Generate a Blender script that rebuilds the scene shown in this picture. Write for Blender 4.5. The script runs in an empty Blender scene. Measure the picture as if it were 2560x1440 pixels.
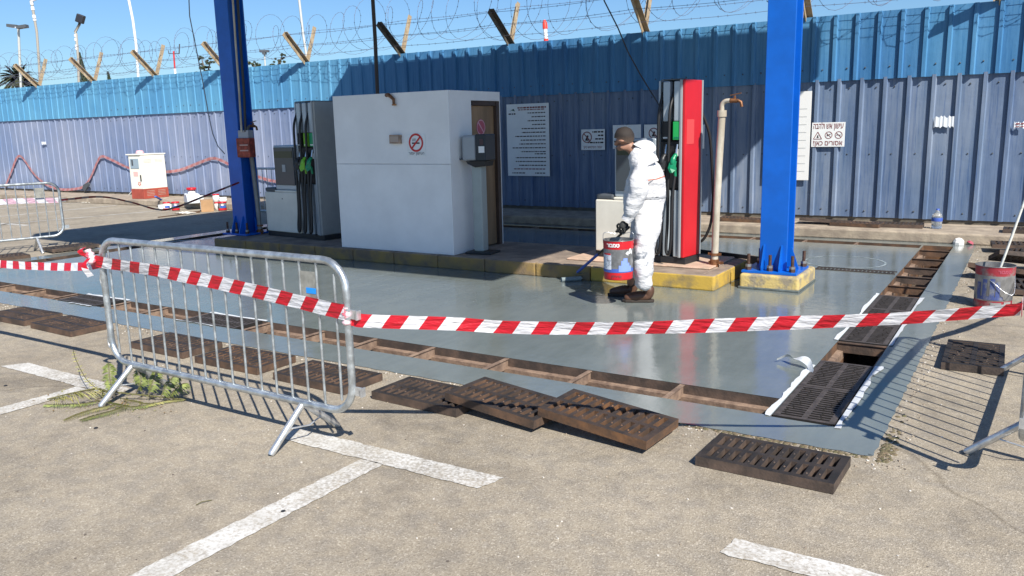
import bpy, bmesh, math, random
import numpy as np
from mathutils import Vector, Matrix, noise
random.seed(7)
sc = bpy.context.scene
COL = sc.collection
R = math.radians

# ------------------------------------------------------------------ camera
CAM_H = 1.76
F_PX, PITCH, ROLL, YAW = 2052.926, R(11.0156), R(-1.4179), R(32.4597)
cy, sy, cp, sp = math.cos(YAW), math.sin(YAW), math.cos(PITCH), math.sin(PITCH)
fw = Vector((-sy*cp, cy*cp, -sp))
rt = Vector((cy, sy, 0)); up = rt.cross(fw)
c_, s_ = math.cos(ROLL), math.sin(ROLL)
r2 = c_*rt + s_*up; u2 = -s_*rt + c_*up
cam = bpy.data.cameras.new('camera'); cam_o = bpy.data.objects.new('camera', cam); COL.objects.link(cam_o)
cam.sensor_width = 36.0; cam.lens = F_PX/2560*36.0; cam.clip_start = .05; cam.clip_end = 3000
M3 = Matrix((r2, u2, -fw)).transposed()
cam_o.matrix_world = Matrix.Translation((0, 0, CAM_H)) @ M3.to_4x4()
sc.camera = cam_o

# ------------------------------------------------------------------ light
SA, SB = .90, .60                       # shadow shift per metre of height: -X*SA, +Y*SB
sun_dir = Vector((SA, -SB, 1)).normalized()
elev = math.asin(sun_dir.z); azim = math.atan2(sun_dir.x, sun_dir.y)
w = bpy.data.worlds.new('World'); sc.world = w; w.use_nodes = True
nt = w.node_tree; bg = nt.nodes['Background']
sky = nt.nodes.new('ShaderNodeTexSky'); sky.sky_type = 'NISHITA'; sky.sun_disc = False
sky.sun_elevation = elev; sky.sun_rotation = azim
sky.air_density = 1.15; sky.dust_density = .3; sky.ozone_density = 2.2; sky.altitude = 50
hs = nt.nodes.new('ShaderNodeMix'); hs.data_type = 'RGBA'; hs.blend_type = 'MULTIPLY'; hs.inputs[0].default_value = 1.0; hs.inputs[7].default_value = (.62, .86, 1.18, 1)   # clear, slightly bluer air
nt.links.new(sky.outputs[0], hs.inputs[6]); nt.links.new(hs.outputs[2], bg.inputs[0]); bg.inputs[1].default_value = .072
sl = bpy.data.lights.new('sun', 'SUN'); sl.energy = 5.0; sl.angle = R(.55); sl.color = (1, .945, .86)
so = bpy.data.objects.new('sun', sl); COL.objects.link(so)
so.rotation_euler = (-sun_dir).to_track_quat('-Z', 'Y').to_euler(); so.location = (5, -5, 12)
sc.view_settings.view_transform = 'Standard'; sc.view_settings.look = 'None'
sc.view_settings.exposure = 0.58; sc.view_settings.gamma = 1.0
sc.view_settings.use_curve_mapping = False

# ------------------------------------------------------------------ placing helpers (photo pixel -> point on a real plane)
def ray(px, py):
    return (r2*((px-1280)/F_PX) - u2*((py-720)/F_PX) + fw)
def G(px, py, z=0.0):
    d = ray(px, py); t = (z-CAM_H)/d.z
    return Vector((0, 0, CAM_H)) + d*t
def FY(px, py, Y):
    d = ray(px, py); t = Y/d.y
    return Vector((0, 0, CAM_H)) + d*t
class Plane:
    """vertical plane through O facing the viewer; off = metres toward the viewer"""
    def __init__(s, O):
        s.O = Vector(O); v = Vector((O[0], O[1], 0)).normalized(); s.v = v; s.r = Vector((v.y, -v.x, 0))
    def __call__(s, px, py, off=0.0):
        d = ray(px, py); C = Vector((0, 0, CAM_H))
        O = s.O - s.v*off
        t = (O-C).dot(s.v)/d.dot(s.v)
        return C + d*t

# ------------------------------------------------------------------ materials
MATS = {}
def mat(name, col, rough=.6, metal=0.0, var=.0, vs=6.0, col2=None, bump=0.0, bs=60.0, spec=.5, stretch=(1, 1, 1), mixlo=.4, mixhi=.65, alpha=None, trans=0, coat=0, rvar=0, rnd=0):
    if name in MATS: return MATS[name]
    m = bpy.data.materials.new(name); m.use_nodes = True; n = m.node_tree; P = n.nodes['Principled BSDF']
    P.inputs['Base Color'].default_value = (*col, 1); P.inputs['Roughness'].default_value = rough
    P.inputs['Metallic'].default_value = metal; P.inputs['Specular IOR Level'].default_value = spec
    if trans: P.inputs['Transmission Weight'].default_value = trans
    if coat: P.inputs['Coat Weight'].default_value = coat; P.inputs['Coat Roughness'].default_value = .08
    tc = n.nodes.new('ShaderNodeTexCoord'); mp = n.nodes.new('ShaderNodeMapping'); mp.inputs['Scale'].default_value = stretch
    n.links.new(tc.outputs['Object'], mp.inputs[0])
    if var or col2:
        nz = n.nodes.new('ShaderNodeTexNoise'); nz.inputs['Scale'].default_value = vs; nz.inputs['Detail'].default_value = 6; nz.inputs['Roughness'].default_value = .6
        n.links.new(mp.outputs[0], nz.inputs[0])
        cr = n.nodes.new('ShaderNodeValToRGB'); n.links.new(nz.outputs[0], cr.inputs[0])
        cr.color_ramp.elements[0].position = mixlo; cr.color_ramp.elements[1].position = mixhi
        a = col2 if col2 else tuple(max(0, x*(1-var)) for x in col)
        b = col if col2 else tuple(min(1, x*(1+var)) for x in col)
        cr.color_ramp.elements[0].color = (*a, 1); cr.color_ramp.elements[1].color = (*b, 1)
        co = cr.outputs[0]
        if rnd:
            oi = n.nodes.new('ShaderNodeObjectInfo'); m2 = n.nodes.new('ShaderNodeMapRange'); n.links.new(oi.outputs['Random'], m2.inputs[0])
            m2.inputs[3].default_value = 1-rnd; m2.inputs[4].default_value = 1+rnd
            hv = n.nodes.new('ShaderNodeHueSaturation'); n.links.new(m2.outputs[0], hv.inputs['Value']); n.links.new(m2.outputs[0], hv.inputs['Saturation']); n.links.new(co, hv.inputs['Color']); co = hv.outputs[0]
            ad = n.nodes.new('ShaderNodeVectorMath'); ad.operation = 'ADD'; n.links.new(mp.outputs[0], ad.inputs[0])
            cx = n.nodes.new('ShaderNodeCombineXYZ'); n.links.new(oi.outputs['Random'], cx.inputs[0]); n.links.new(oi.outputs['Random'], cx.inputs[1])
            sc3 = n.nodes.new('ShaderNodeVectorMath'); sc3.operation = 'SCALE'; sc3.inputs['Scale'].default_value = 17.0; n.links.new(cx.outputs[0], sc3.inputs[0]); n.links.new(sc3.outputs[0], ad.inputs[1]); n.links.new(ad.outputs[0], nz.inputs[0])
        n.links.new(co, P.inputs['Base Color'])
        if rvar:
            mr = n.nodes.new('ShaderNodeMapRange'); n.links.new(nz.outputs[0], mr.inputs[0])
            mr.inputs[1].default_value = .3; mr.inputs[2].default_value = .7; mr.inputs[3].default_value = rough-rvar; mr.inputs[4].default_value = rough+rvar
            n.links.new(mr.outputs[0], P.inputs['Roughness'])
    if bump:
        nb = n.nodes.new('ShaderNodeTexNoise'); nb.inputs['Scale'].default_value = bs; nb.inputs['Detail'].default_value = 4
        n.links.new(mp.outputs[0], nb.inputs[0])
        bp = n.nodes.new('ShaderNodeBump'); bp.inputs['Strength'].default_value = 1; bp.inputs['Distance'].default_value = bump
        n.links.new(nb.outputs[0], bp.inputs['Height']); n.links.new(bp.outputs[0], P.inputs['Normal'])
    MATS[name] = m
    return m

def node(n, t, **kw):
    x = n.nodes.new(t)
    for k, v in kw.items(): x.inputs[k].default_value = v
    return x
def ramp(n, src, stops):
    cr = n.nodes.new('ShaderNodeValToRGB'); n.links.new(src, cr.inputs[0]); e = cr.color_ramp.elements
    while len(e) < len(stops): e.new(.5)
    for k, (p, c) in enumerate(stops):
        e[k].position = p; e[k].color = (*c, 1) if len(c) == 3 else c
    return cr.outputs[0]
def mixc(n, fac, a, b, mode='MIX'):
    m = n.nodes.new('ShaderNodeMix'); m.data_type = 'RGBA'; m.blend_type = mode
    for s, v in ((m.inputs[0], fac), (m.inputs[6], a), (m.inputs[7], b)):
        if hasattr(v, 'is_linked') or hasattr(v, 'links'): n.links.new(v, s)
        else: s.default_value = v if isinstance(v, float) or isinstance(v, int) else (*v, 1)
    return m.outputs[2]

def asphalt_color(n, pos):
    """aggregate: fine tan and grey grains, pale chips, broad stains"""
    v1 = node(n, 'ShaderNodeTexVoronoi', Scale=150.0); n.links.new(pos, v1.inputs['Vector'])
    sep = n.nodes.new('ShaderNodeSeparateColor'); n.links.new(v1.outputs['Color'], sep.inputs[0])
    grain = ramp(n, sep.outputs[0], [(0, (.21, .178, .133)), (.25, (.282, .245, .188)), (.6, (.326, .287, .223)), (.9, (.378, .336, .266)), (1, (.54, .49, .40))])
    grain = mixc(n, .28, grain, (.318, .281, .220))
    v2 = node(n, 'ShaderNodeTexNoise', Scale=1.1, Detail=7.0, Roughness=.62); n.links.new(pos, v2.inputs['Vector'])
    broad = ramp(n, v2.outputs[0], [(.3, (.80, .79, .78)), (.5, (1, 1, 1)), (.72, (1.12, 1.12, 1.12))])
    g = mixc(n, 1.0, grain, broad, 'MULTIPLY')
    v3 = node(n, 'ShaderNodeTexNoise', Scale=9.0, Detail=4.0); n.links.new(pos, v3.inputs['Vector'])
    st = ramp(n, v3.outputs[0], [(.35, (.86, .86, .88)), (.6, (1.05, 1.03, 1.0))])
    v4 = node(n, 'ShaderNodeTexNoise', Scale=.42, Detail=9.0, Roughness=.72, Distortion=.6); n.links.new(pos, v4.inputs['Vector'])
    so_ = ramp(n, v4.outputs[0], [(.34, (.66, .65, .64)), (.47, (1, 1, 1)), (.60, (1, 1, 1)), (.72, (1.10, 1.09, 1.07))])
    v5 = node(n, 'ShaderNodeTexVoronoi', Scale=1.3); v5.inputs['Randomness'].default_value = 1.0; n.links.new(pos, v5.inputs['Vector'])
    dr_ = ramp(n, v5.outputs['Distance'], [(0, (.62, .60, .58)), (.035, (.72, .71, .70)), (.06, (1, 1, 1)), (1, (1, 1, 1))])
    g = mixc(n, .6, g, mixc(n, 1.0, g, dr_, 'MULTIPLY'))
    return mixc(n, 1.0, mixc(n, 1.0, g, st, 'MULTIPLY'), so_, 'MULTIPLY'), v1.outputs['Distance']

def make_asphalt():
    m = bpy.data.materials.new('asphalt'); m.use_nodes = True; n = m.node_tree; P = n.nodes['Principled BSDF']
    tc = n.nodes.new('ShaderNodeTexCoord'); pos = tc.outputs['Object']
    col, dist = asphalt_color(n, pos)
    # cracks
    wv = node(n, 'ShaderNodeTexNoise', Scale=2.2, Detail=5.0); n.links.new(pos, wv.inputs['Vector'])
    add = n.nodes.new('ShaderNodeVectorMath'); add.operation = 'MULTIPLY_ADD'
    n.links.new(wv.outputs['Color'], add.inputs[0]); add.inputs[1].default_value = (.35, .35, 0); n.links.new(pos, add.inputs[2])
    vc = n.nodes.new('ShaderNodeTexVoronoi'); vc.feature = 'DISTANCE_TO_EDGE'; vc.inputs['Scale'].default_value = .21
    n.links.new(add.outputs[0], vc.inputs['Vector'])
    cr = ramp(n, vc.outputs['Distance'], [(0, (.45, .43, .40)), (.0028, (1, 1, 1)), (1, (1, 1, 1))])
    col = mixc(n, .55, col, mixc(n, 1.0, col, cr, 'MULTIPLY'))
    n.links.new(col, P.inputs['Base Color']); P.inputs['Roughness'].default_value = .88; P.inputs['Specular IOR Level'].default_value = .3
    bp = n.nodes.new('ShaderNodeBump'); bp.inputs['Distance'].default_value = .0022; bp.inputs['Strength'].default_value = .8
    n.links.new(dist, bp.inputs['Height']); n.links.new(bp.outputs[0], P.inputs['Normal'])
    MATS['asphalt'] = m
    return m
def make_marking():
    m = bpy.data.materials.new('road_paint'); m.use_nodes = True; n = m.node_tree; P = n.nodes['Principled BSDF']
    tc = n.nodes.new('ShaderNodeTexCoord'); pos = tc.outputs['Object']
    col, dist = asphalt_color(n, pos)
    nz = node(n, 'ShaderNodeTexNoise', Scale=55.0, Detail=5.0, Roughness=.7); n.links.new(pos, nz.inputs['Vector'])
    n5 = node(n, 'ShaderNodeTexNoise', Scale=3.0, Detail=5.0, Roughness=.6); n.links.new(pos, n5.inputs['Vector'])
    mm_ = n.nodes.new('ShaderNodeMath'); mm_.operation = 'MULTIPLY_ADD'; n.links.new(n5.outputs[0], mm_.inputs[0]); mm_.inputs[1].default_value = .5; n.links.new(nz.outputs[0], mm_.inputs[2])
    f = ramp(n, mm_.outputs[0], [(.62, (.15, .15, .15)), (.84, (.92, .92, .92))])
    n2 = node(n, 'ShaderNodeTexNoise', Scale=7.0, Detail=4.0); n.links.new(pos, n2.inputs['Vector'])
    w_ = ramp(n, n2.outputs[0], [(.3, (.54, .525, .48)), (.65, (.66, .65, .61))])
    n.links.new(mixc(n, f, col, w_), P.inputs['Base Color']); P.inputs['Roughness'].default_value = .8
    MATS['road_paint'] = m
    return m
def make_wetpaint():
    m = bpy.data.materials.new('wet_floor_paint'); m.use_nodes = True; n = m.node_tree; P = n.nodes['Principled BSDF']
    tc = n.nodes.new('ShaderNodeTexCoord'); pos = tc.outputs['Object']
    n1 = node(n, 'ShaderNodeTexNoise', Scale=.8, Detail=6.0, Roughness=.6); n.links.new(pos, n1.inputs['Vector'])
    col = ramp(n, n1.outputs[0], [(.3, (.142, .164, .158)), (.5, (.162, .185, .180)), (.72, (.186, .210, .204))])
    mp = n.nodes.new('ShaderNodeMapping'); mp.inputs['Scale'].default_value = (3.5, .8, 1); mp.inputs['Rotation'].default_value = (0, 0, .5)
    n.links.new(pos, mp.inputs[0])
    n2 = node(n, 'ShaderNodeTexNoise', Scale=2.0, Detail=6.0, Roughness=.65); n.links.new(mp.outputs[0], n2.inputs['Vector'])
    st = ramp(n, n2.outputs[0], [(.36, (.92, .93, .93)), (.6, (1.04, 1.04, 1.03))])
    n.links.new(mixc(n, 1.0, col, st, 'MULTIPLY'), P.inputs['Base Color'])
    # gloss: mostly wet, duller patches and near band
    sx = n.nodes.new('ShaderNodeSeparateXYZ'); n.links.new(pos, sx.inputs[0])
    mr = n.nodes.new('ShaderNodeMapRange'); n.links.new(n1.outputs[0], mr.inputs[0])
    mr.inputs[1].default_value = .32; mr.inputs[2].default_value = .68; mr.inputs[3].default_value = .055; mr.inputs[4].default_value = .17
    ra = n.nodes.new('ShaderNodeMath'); ra.operation = 'MULTIPLY_ADD'; n.links.new(n2.outputs[0], ra.inputs[0]); ra.inputs[1].default_value = .16
    rb = n.nodes.new('ShaderNodeMath'); rb.operation = 'SUBTRACT'; n.links.new(mr.outputs[0], rb.inputs[0]); rb.inputs[1].default_value = .06; n.links.new(rb.outputs[0], ra.inputs[2])
    n.links.new(ra.outputs[0], P.inputs['Roughness']); P.inputs['Specular IOR Level'].default_value = .55
    nb = node(n, 'ShaderNodeTexNoise', Scale=9.0, Detail=5.0, Roughness=.55); n.links.new(pos, nb.inputs['Vector'])
    bp = n.nodes.new('ShaderNodeBump'); bp.inputs['Distance'].default_value = .0025; bp.inputs['Strength'].default_value = .8
    n.links.new(nb.outputs[0], bp.inputs['Height']); n.links.new(bp.outputs[0], P.inputs['Normal'])
    MATS['wet_floor_paint'] = m
    return m
def make_sheet(name, base, faded, stain, pale, low=False, scalex=1.0):
    m = bpy.data.materials.new(name); m.use_nodes = True; n = m.node_tree; P = n.nodes['Principled BSDF']
    tc = n.nodes.new('ShaderNodeTexCoord'); pos = tc.outputs['Object']
    mp = n.nodes.new('ShaderNodeMapping'); mp.inputs['Scale'].default_value = (4.0*scalex, 1, .35); n.links.new(pos, mp.inputs[0])
    n1 = node(n, 'ShaderNodeTexNoise', Scale=1.6, Detail=7.0, Roughness=.65); n.links.new(mp.outputs[0], n1.inputs['Vector'])
    c = ramp(n, n1.outputs[0], [(.3, base), (.7, faded)])
    mp2 = n.nodes.new('ShaderNodeMapping'); mp2.inputs['Scale'].default_value = (14, 1, .5); n.links.new(pos, mp2.inputs[0])
    n2 = node(n, 'ShaderNodeTexNoise', Scale=2.0, Detail=6.0, Roughness=.7); n.links.new(mp2.outputs[0], n2.inputs['Vector'])
    s = ramp(n, n2.outputs[0], [(.33, stain), (.48, (1, 1, 1)), (.7, (1.08, 1.08, 1.06))])
    n3 = node(n, 'ShaderNodeTexNoise', Scale=.55, Detail=3.0); n.links.new(pos, n3.inputs['Vector'])
    b = ramp(n, n3.outputs[0], [(.35, (.82, .88, .95)), (.65, (1.12, 1.07, 1.02))])
    sx = n.nodes.new('ShaderNodeSeparateXYZ'); n.links.new(pos, sx.inputs[0])     # the far left sheets are older and chalkier
    ad = n.nodes.new('ShaderNodeMath'); ad.operation = 'MULTIPLY_ADD'; n.links.new(n3.outputs[0], ad.inputs[0]); ad.inputs[1].default_value = 6.0; n.links.new(sx.outputs[0], ad.inputs[2])
    mr = n.nodes.new('ShaderNodeMapRange'); n.links.new(ad.outputs[0], mr.inputs[0]); mr.inputs[1].default_value = 11.5; mr.inputs[2].default_value = 7.5; mr.inputs[3].default_value = 0; mr.inputs[4].default_value = .85
    c = mixc(n, mr.outputs[0], c, pale)
    c = mixc(n, 1.0, mixc(n, 1.0, c, s, 'MULTIPLY'), b, 'MULTIPLY')
    zz_ = n.nodes.new('ShaderNodeMath'); zz_.operation = 'MULTIPLY_ADD'; n.links.new(n1.outputs[0], zz_.inputs[0]); zz_.inputs[1].default_value = 1.6; n.links.new(sx.outputs[2], zz_.inputs[2])
    mz = n.nodes.new('ShaderNodeMapRange'); n.links.new(zz_.outputs[0], mz.inputs[0]); mz.inputs[1].default_value = 1.25; mz.inputs[2].default_value = .75; mz.inputs[3].default_value = 0; mz.inputs[4].default_value = .55 if low else 0   # less faded and grimier towards the foot
    c = mixc(n, mz.outputs[0], c, (.085, .135, .24))
    fl = n.nodes.new('ShaderNodeMath'); fl.operation = 'DIVIDE'; n.links.new(sx.outputs[0], fl.inputs[0]); fl.inputs[1].default_value = .968     # each sheet has aged a little differently
    f2 = n.nodes.new('ShaderNodeMath'); f2.operation = 'FLOOR'; n.links.new(fl.outputs[0], f2.inputs[0])
    wn = n.nodes.new('ShaderNodeTexWhiteNoise'); wn.noise_dimensions = '1D'; n.links.new(f2.outputs[0], wn.inputs['W'])
    c = mixc(n, 1.0, c, ramp(n, wn.outputs['Value'], [(0, (.88, .90, .93)), (1, (1.10, 1.08, 1.04))]), 'MULTIPLY')
    n.links.new(c, P.inputs['Base Color']); P.inputs['Roughness'].default_value = .5; P.inputs['Specular IOR Level'].default_value = .22
    nb = node(n, 'ShaderNodeTexNoise', Scale=2.5, Detail=3.0); n.links.new(pos, nb.inputs['Vector'])
    bp = n.nodes.new('ShaderNodeBump'); bp.inputs['Distance'].default_value = .02; bp.inputs['Strength'].default_value = .6
    n.links.new(nb.outputs[0], bp.inputs['Height']); n.links.new(bp.outputs[0], P.inputs['Normal'])
    MATS[name] = m
    return m
def make_tape(name, red, white, period=.20, slant=.7, trans=.25):
    m = bpy.data.materials.new(name); m.use_nodes = True; n = m.node_tree; P = n.nodes['Principled BSDF']
    uv = n.nodes.new('ShaderNodeUVMap'); uv.uv_map = 'UVMap'
    sx = n.nodes.new('ShaderNodeSeparateXYZ'); n.links.new(uv.outputs[0], sx.inputs[0])
    a = n.nodes.new('ShaderNodeMath'); a.operation = 'MULTIPLY_ADD'; n.links.new(sx.outputs[1], a.inputs[0]); a.inputs[1].default_value = -slant; n.links.new(sx.outputs[0], a.inputs[2])
    d = n.nodes.new('ShaderNodeMath'); d.operation = 'DIVIDE'; n.links.new(a.outputs[0], d.inputs[0]); d.inputs[1].default_value = period
    f = n.nodes.new('ShaderNodeMath'); f.operation = 'FRACT'; n.links.new(d.outputs[0], f.inputs[0])
    g = n.nodes.new('ShaderNodeMath'); g.operation = 'GREATER_THAN'; n.links.new(f.outputs[0], g.inputs[0]); g.inputs[1].default_value = .5
    c = mixc(n, g.outputs[0], red, white)
    n.links.new(c, P.inputs['Base Color']); P.inputs['Roughness'].default_value = .35; P.inputs['Specular IOR Level'].default_value = .5
    tc = n.nodes.new('ShaderNodeTexCoord'); mp = n.nodes.new('ShaderNodeMapping'); mp.inputs['Scale'].default_value = (3, 3, 14); n.links.new(tc.outputs['Object'], mp.inputs[0])
    nb = node(n, 'ShaderNodeTexNoise', Scale=3.0, Detail=4.0); n.links.new(mp.outputs[0], nb.inputs['Vector'])
    bp = n.nodes.new('ShaderNodeBump'); bp.inputs['Distance'].default_value = .02; bp.inputs['Strength'].default_value = .9; n.links.new(nb.outputs[0], bp.inputs['Height']); n.links.new(bp.outputs[0], P.inputs['Normal'])
    tr = n.nodes.new('ShaderNodeBsdfTranslucent'); n.links.new(c, tr.inputs[0])
    mx = n.nodes.new('ShaderNodeMixShader'); mx.inputs[0].default_value = trans
    n.links.new(P.outputs[0], mx.inputs[1]); n.links.new(tr.outputs[0], mx.inputs[2])
    n.links.new(mx.outputs[0], n.nodes['Material Output'].inputs[0])
    MATS[name] = m
    return m

ASPH = make_asphalt(); MARK = make_marking(); WET = make_wetpaint()
SHEET_UP = make_sheet('blue_sheet', (.046, .170, .345), (.095, .255, .46), (.55, .75, .85), (.13, .36, .55))
SHEET_LO = make_sheet('faded_violet_sheet', (.098, .150, .245), (.225, .275, .365), (.50, .64, .85), (.27, .315, .44), True)
TAPE = make_tape('red_white_tape', (.62, .015, .03), (.80, .80, .82))
TAPE_OLD = make_tape('faded_tape', (.46, .17, .17), (.50, .27, .27), .24, .7, .1)
TAPE_DARK = make_tape('shade_darkened_tape', (.16, .015, .025), (.20, .17, .18), .24, .7, .05)  # tape colours darkened to stand for backlight and canopy shade
TAPE_PALE = make_tape('sun_bleached_tape', (.62, .40, .50), (.72, .72, .78), .28, .9, .3)
CONC = mat('concrete', (.42, .35, .26), .9, col2=(.27, .22, .17), vs=5, bump=.006, bs=40)
CONC_D = mat('island_concrete', (.33, .26, .20), .9, col2=(.19, .15, .12), vs=4, bump=.005, bs=50)
YEL = mat('worn_yellow_paint', (.50, .33, .055), .8, col2=(.22, .17, .085), vs=5, mixlo=.33, mixhi=.55, bump=.004, bs=60)
YEL2 = mat('chipped_yellow_paint', (.55, .42, .16), .85, col2=(.28, .24, .17), vs=9, mixlo=.40, mixhi=.56, bump=.006, bs=50)
GALV = mat('galvanised_steel', (.50, .54, .56), .38, .75, var=.22, vs=18, bump=.0008, bs=200, rvar=.1)
GALV_L = mat('galvanised_steel_leg', (.62, .64, .65), .32, .7, var=.2, vs=18)
RUST = mat('rusty_cast_iron', (.060, .044, .036), .7, .2, col2=(.024, .021, .020), vs=7, bump=.002, bs=120, rnd=.30)
RUST_SIDE = mat('rusty_brown_steel', (.150, .090, .058), .8, .1, col2=(.060, .042, .032), vs=6, bump=.003, bs=70, rnd=.28)
RUST_LT = mat('pale_rust', (.29, .20, .14), .85, .0, col2=(.15, .10, .072), vs=12, bump=.004, bs=60)
DIRT = mat('dirt', (.12, .085, .055), .95, col2=(.045, .032, .022), vs=20, bump=.02, bs=30)
BLUE_COL = mat('blue_gloss_paint', (.001, .105, .50), .38, 0, var=.10, vs=3, coat=.1)
BLACK = mat('black_plastic', (.018, .019, .022), .45)
RUBBER = mat('black_rubber', (.012, .012, .013), .5)
DGREY = mat('dark_grey_plastic', (.075, .085, .095), .5)
GREYP = mat('grey_painted_metal', (.33, .36, .38), .4, .1, var=.05, vs=3)
LGREY = mat('light_grey_fin', (.42, .48, .53), .35, .3, var=.05, vs=3)
WHITEP = mat('white_painted_panel', (.80, .80, .79), .36, 0, var=.04, vs=2.2, bump=.012, bs=1.8)
CREAM = mat('cream_panel', (.70, .67, .58), .5, 0, var=.05, vs=4)
REDP = mat('red_panel', (.52, .014, .022), .35, 0, var=.06, vs=2)
GRN = mat('green_label', (.02, .42, .10), .4)
LIME = mat('lime_label', (.22, .50, .05), .4)
DGRN = mat('dark_green_nozzle', (.005, .22, .10), .35)
STEEL = mat('bright_steel', (.55, .56, .57), .28, .9)
WOOD = mat('brown_door_wood', (.27, .17, .09), .6, 0, var=.25, vs=5, stretch=(1, 1, .15))
WOOD_F = mat('dark_door_frame', (.065, .04, .03), .6, 0, var=.2, vs=5)
SUIT = mat('white_disposable_coverall', (.61, .61, .62), .62, 0, var=.05, vs=6, bump=.028, bs=9, stretch=(1, 1, 1.7))
SUIT_DIRT = mat('paint_stained_coverall', (.66, .66, .67), .65, 0, col2=(.22, .24, .27), vs=11, mixlo=.44, mixhi=.52, bump=.02, bs=14)
SKIN = mat('skin', (.30, .155, .10), .55, 0, var=.08, vs=20)
HAIR = mat('short_brown_hair', (.032, .022, .017), .75, 0, var=.3, vs=60, bump=.004, bs=220)
LEATHER = mat('brown_leather', (.10, .048, .028), .5, 0, var=.25, vs=14)
SOLE = mat('boot_sole', (.035, .026, .02), .8)
GLOVE = mat('dark_glove', (.03, .032, .030), .7, 0, var=.3, vs=20)
WHITE = mat('white_sign', (.78, .80, .79), .5, 0, var=.03, vs=3)
WTAPE = mat('white_masking_tape', (.60, .63, .65), .5, 0, var=.06, vs=9, bump=.004, bs=40)
INK = mat('dark_ink', (.035, .02, .02), .6)
INKR = mat('maroon_ink', (.22, .05, .05), .6)
RINGR = mat('red_ring', (.55, .03, .03), .5)
PINK = mat('faded_pink_sticker', (.42, .08, .12), .5)
POSTC = mat('rust_stained_arm', (.45, .38, .27), .8, 0, col2=(.33, .24, .14), vs=7)
ARM_D = mat('weathered_dark_steel', (.13, .115, .09), .75, .1, var=.2, vs=8)
WIRE = mat('razor_wire_steel', (.16, .17, .24), .5, .3)
CABLE = mat('cable_sheath', (.03, .032, .036), .5)
PIPE = mat('dusty_pipe', (.56, .53, .45), .65, .0, col2=(.36, .32, .25), vs=9, stretch=(1, 1, .3))
BRASS = mat('rusty_brass', (.22, .10, .045), .5, .5, var=.3, vs=25)
CARD = mat('cardboard', (.40, .24, .12), .85, 0, var=.08, vs=5)
PLW = mat('white_plastic', (.78, .78, .76), .4)
BLUEL = mat('blue_print', (.05, .11, .42), .5)
LBLUE = mat('light_blue_print', (.20, .30, .72), .5)
TIN = mat('tin', (.30, .30, .30), .35, .6, var=.2, vs=14)
TEXTMAP = {}

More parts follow.
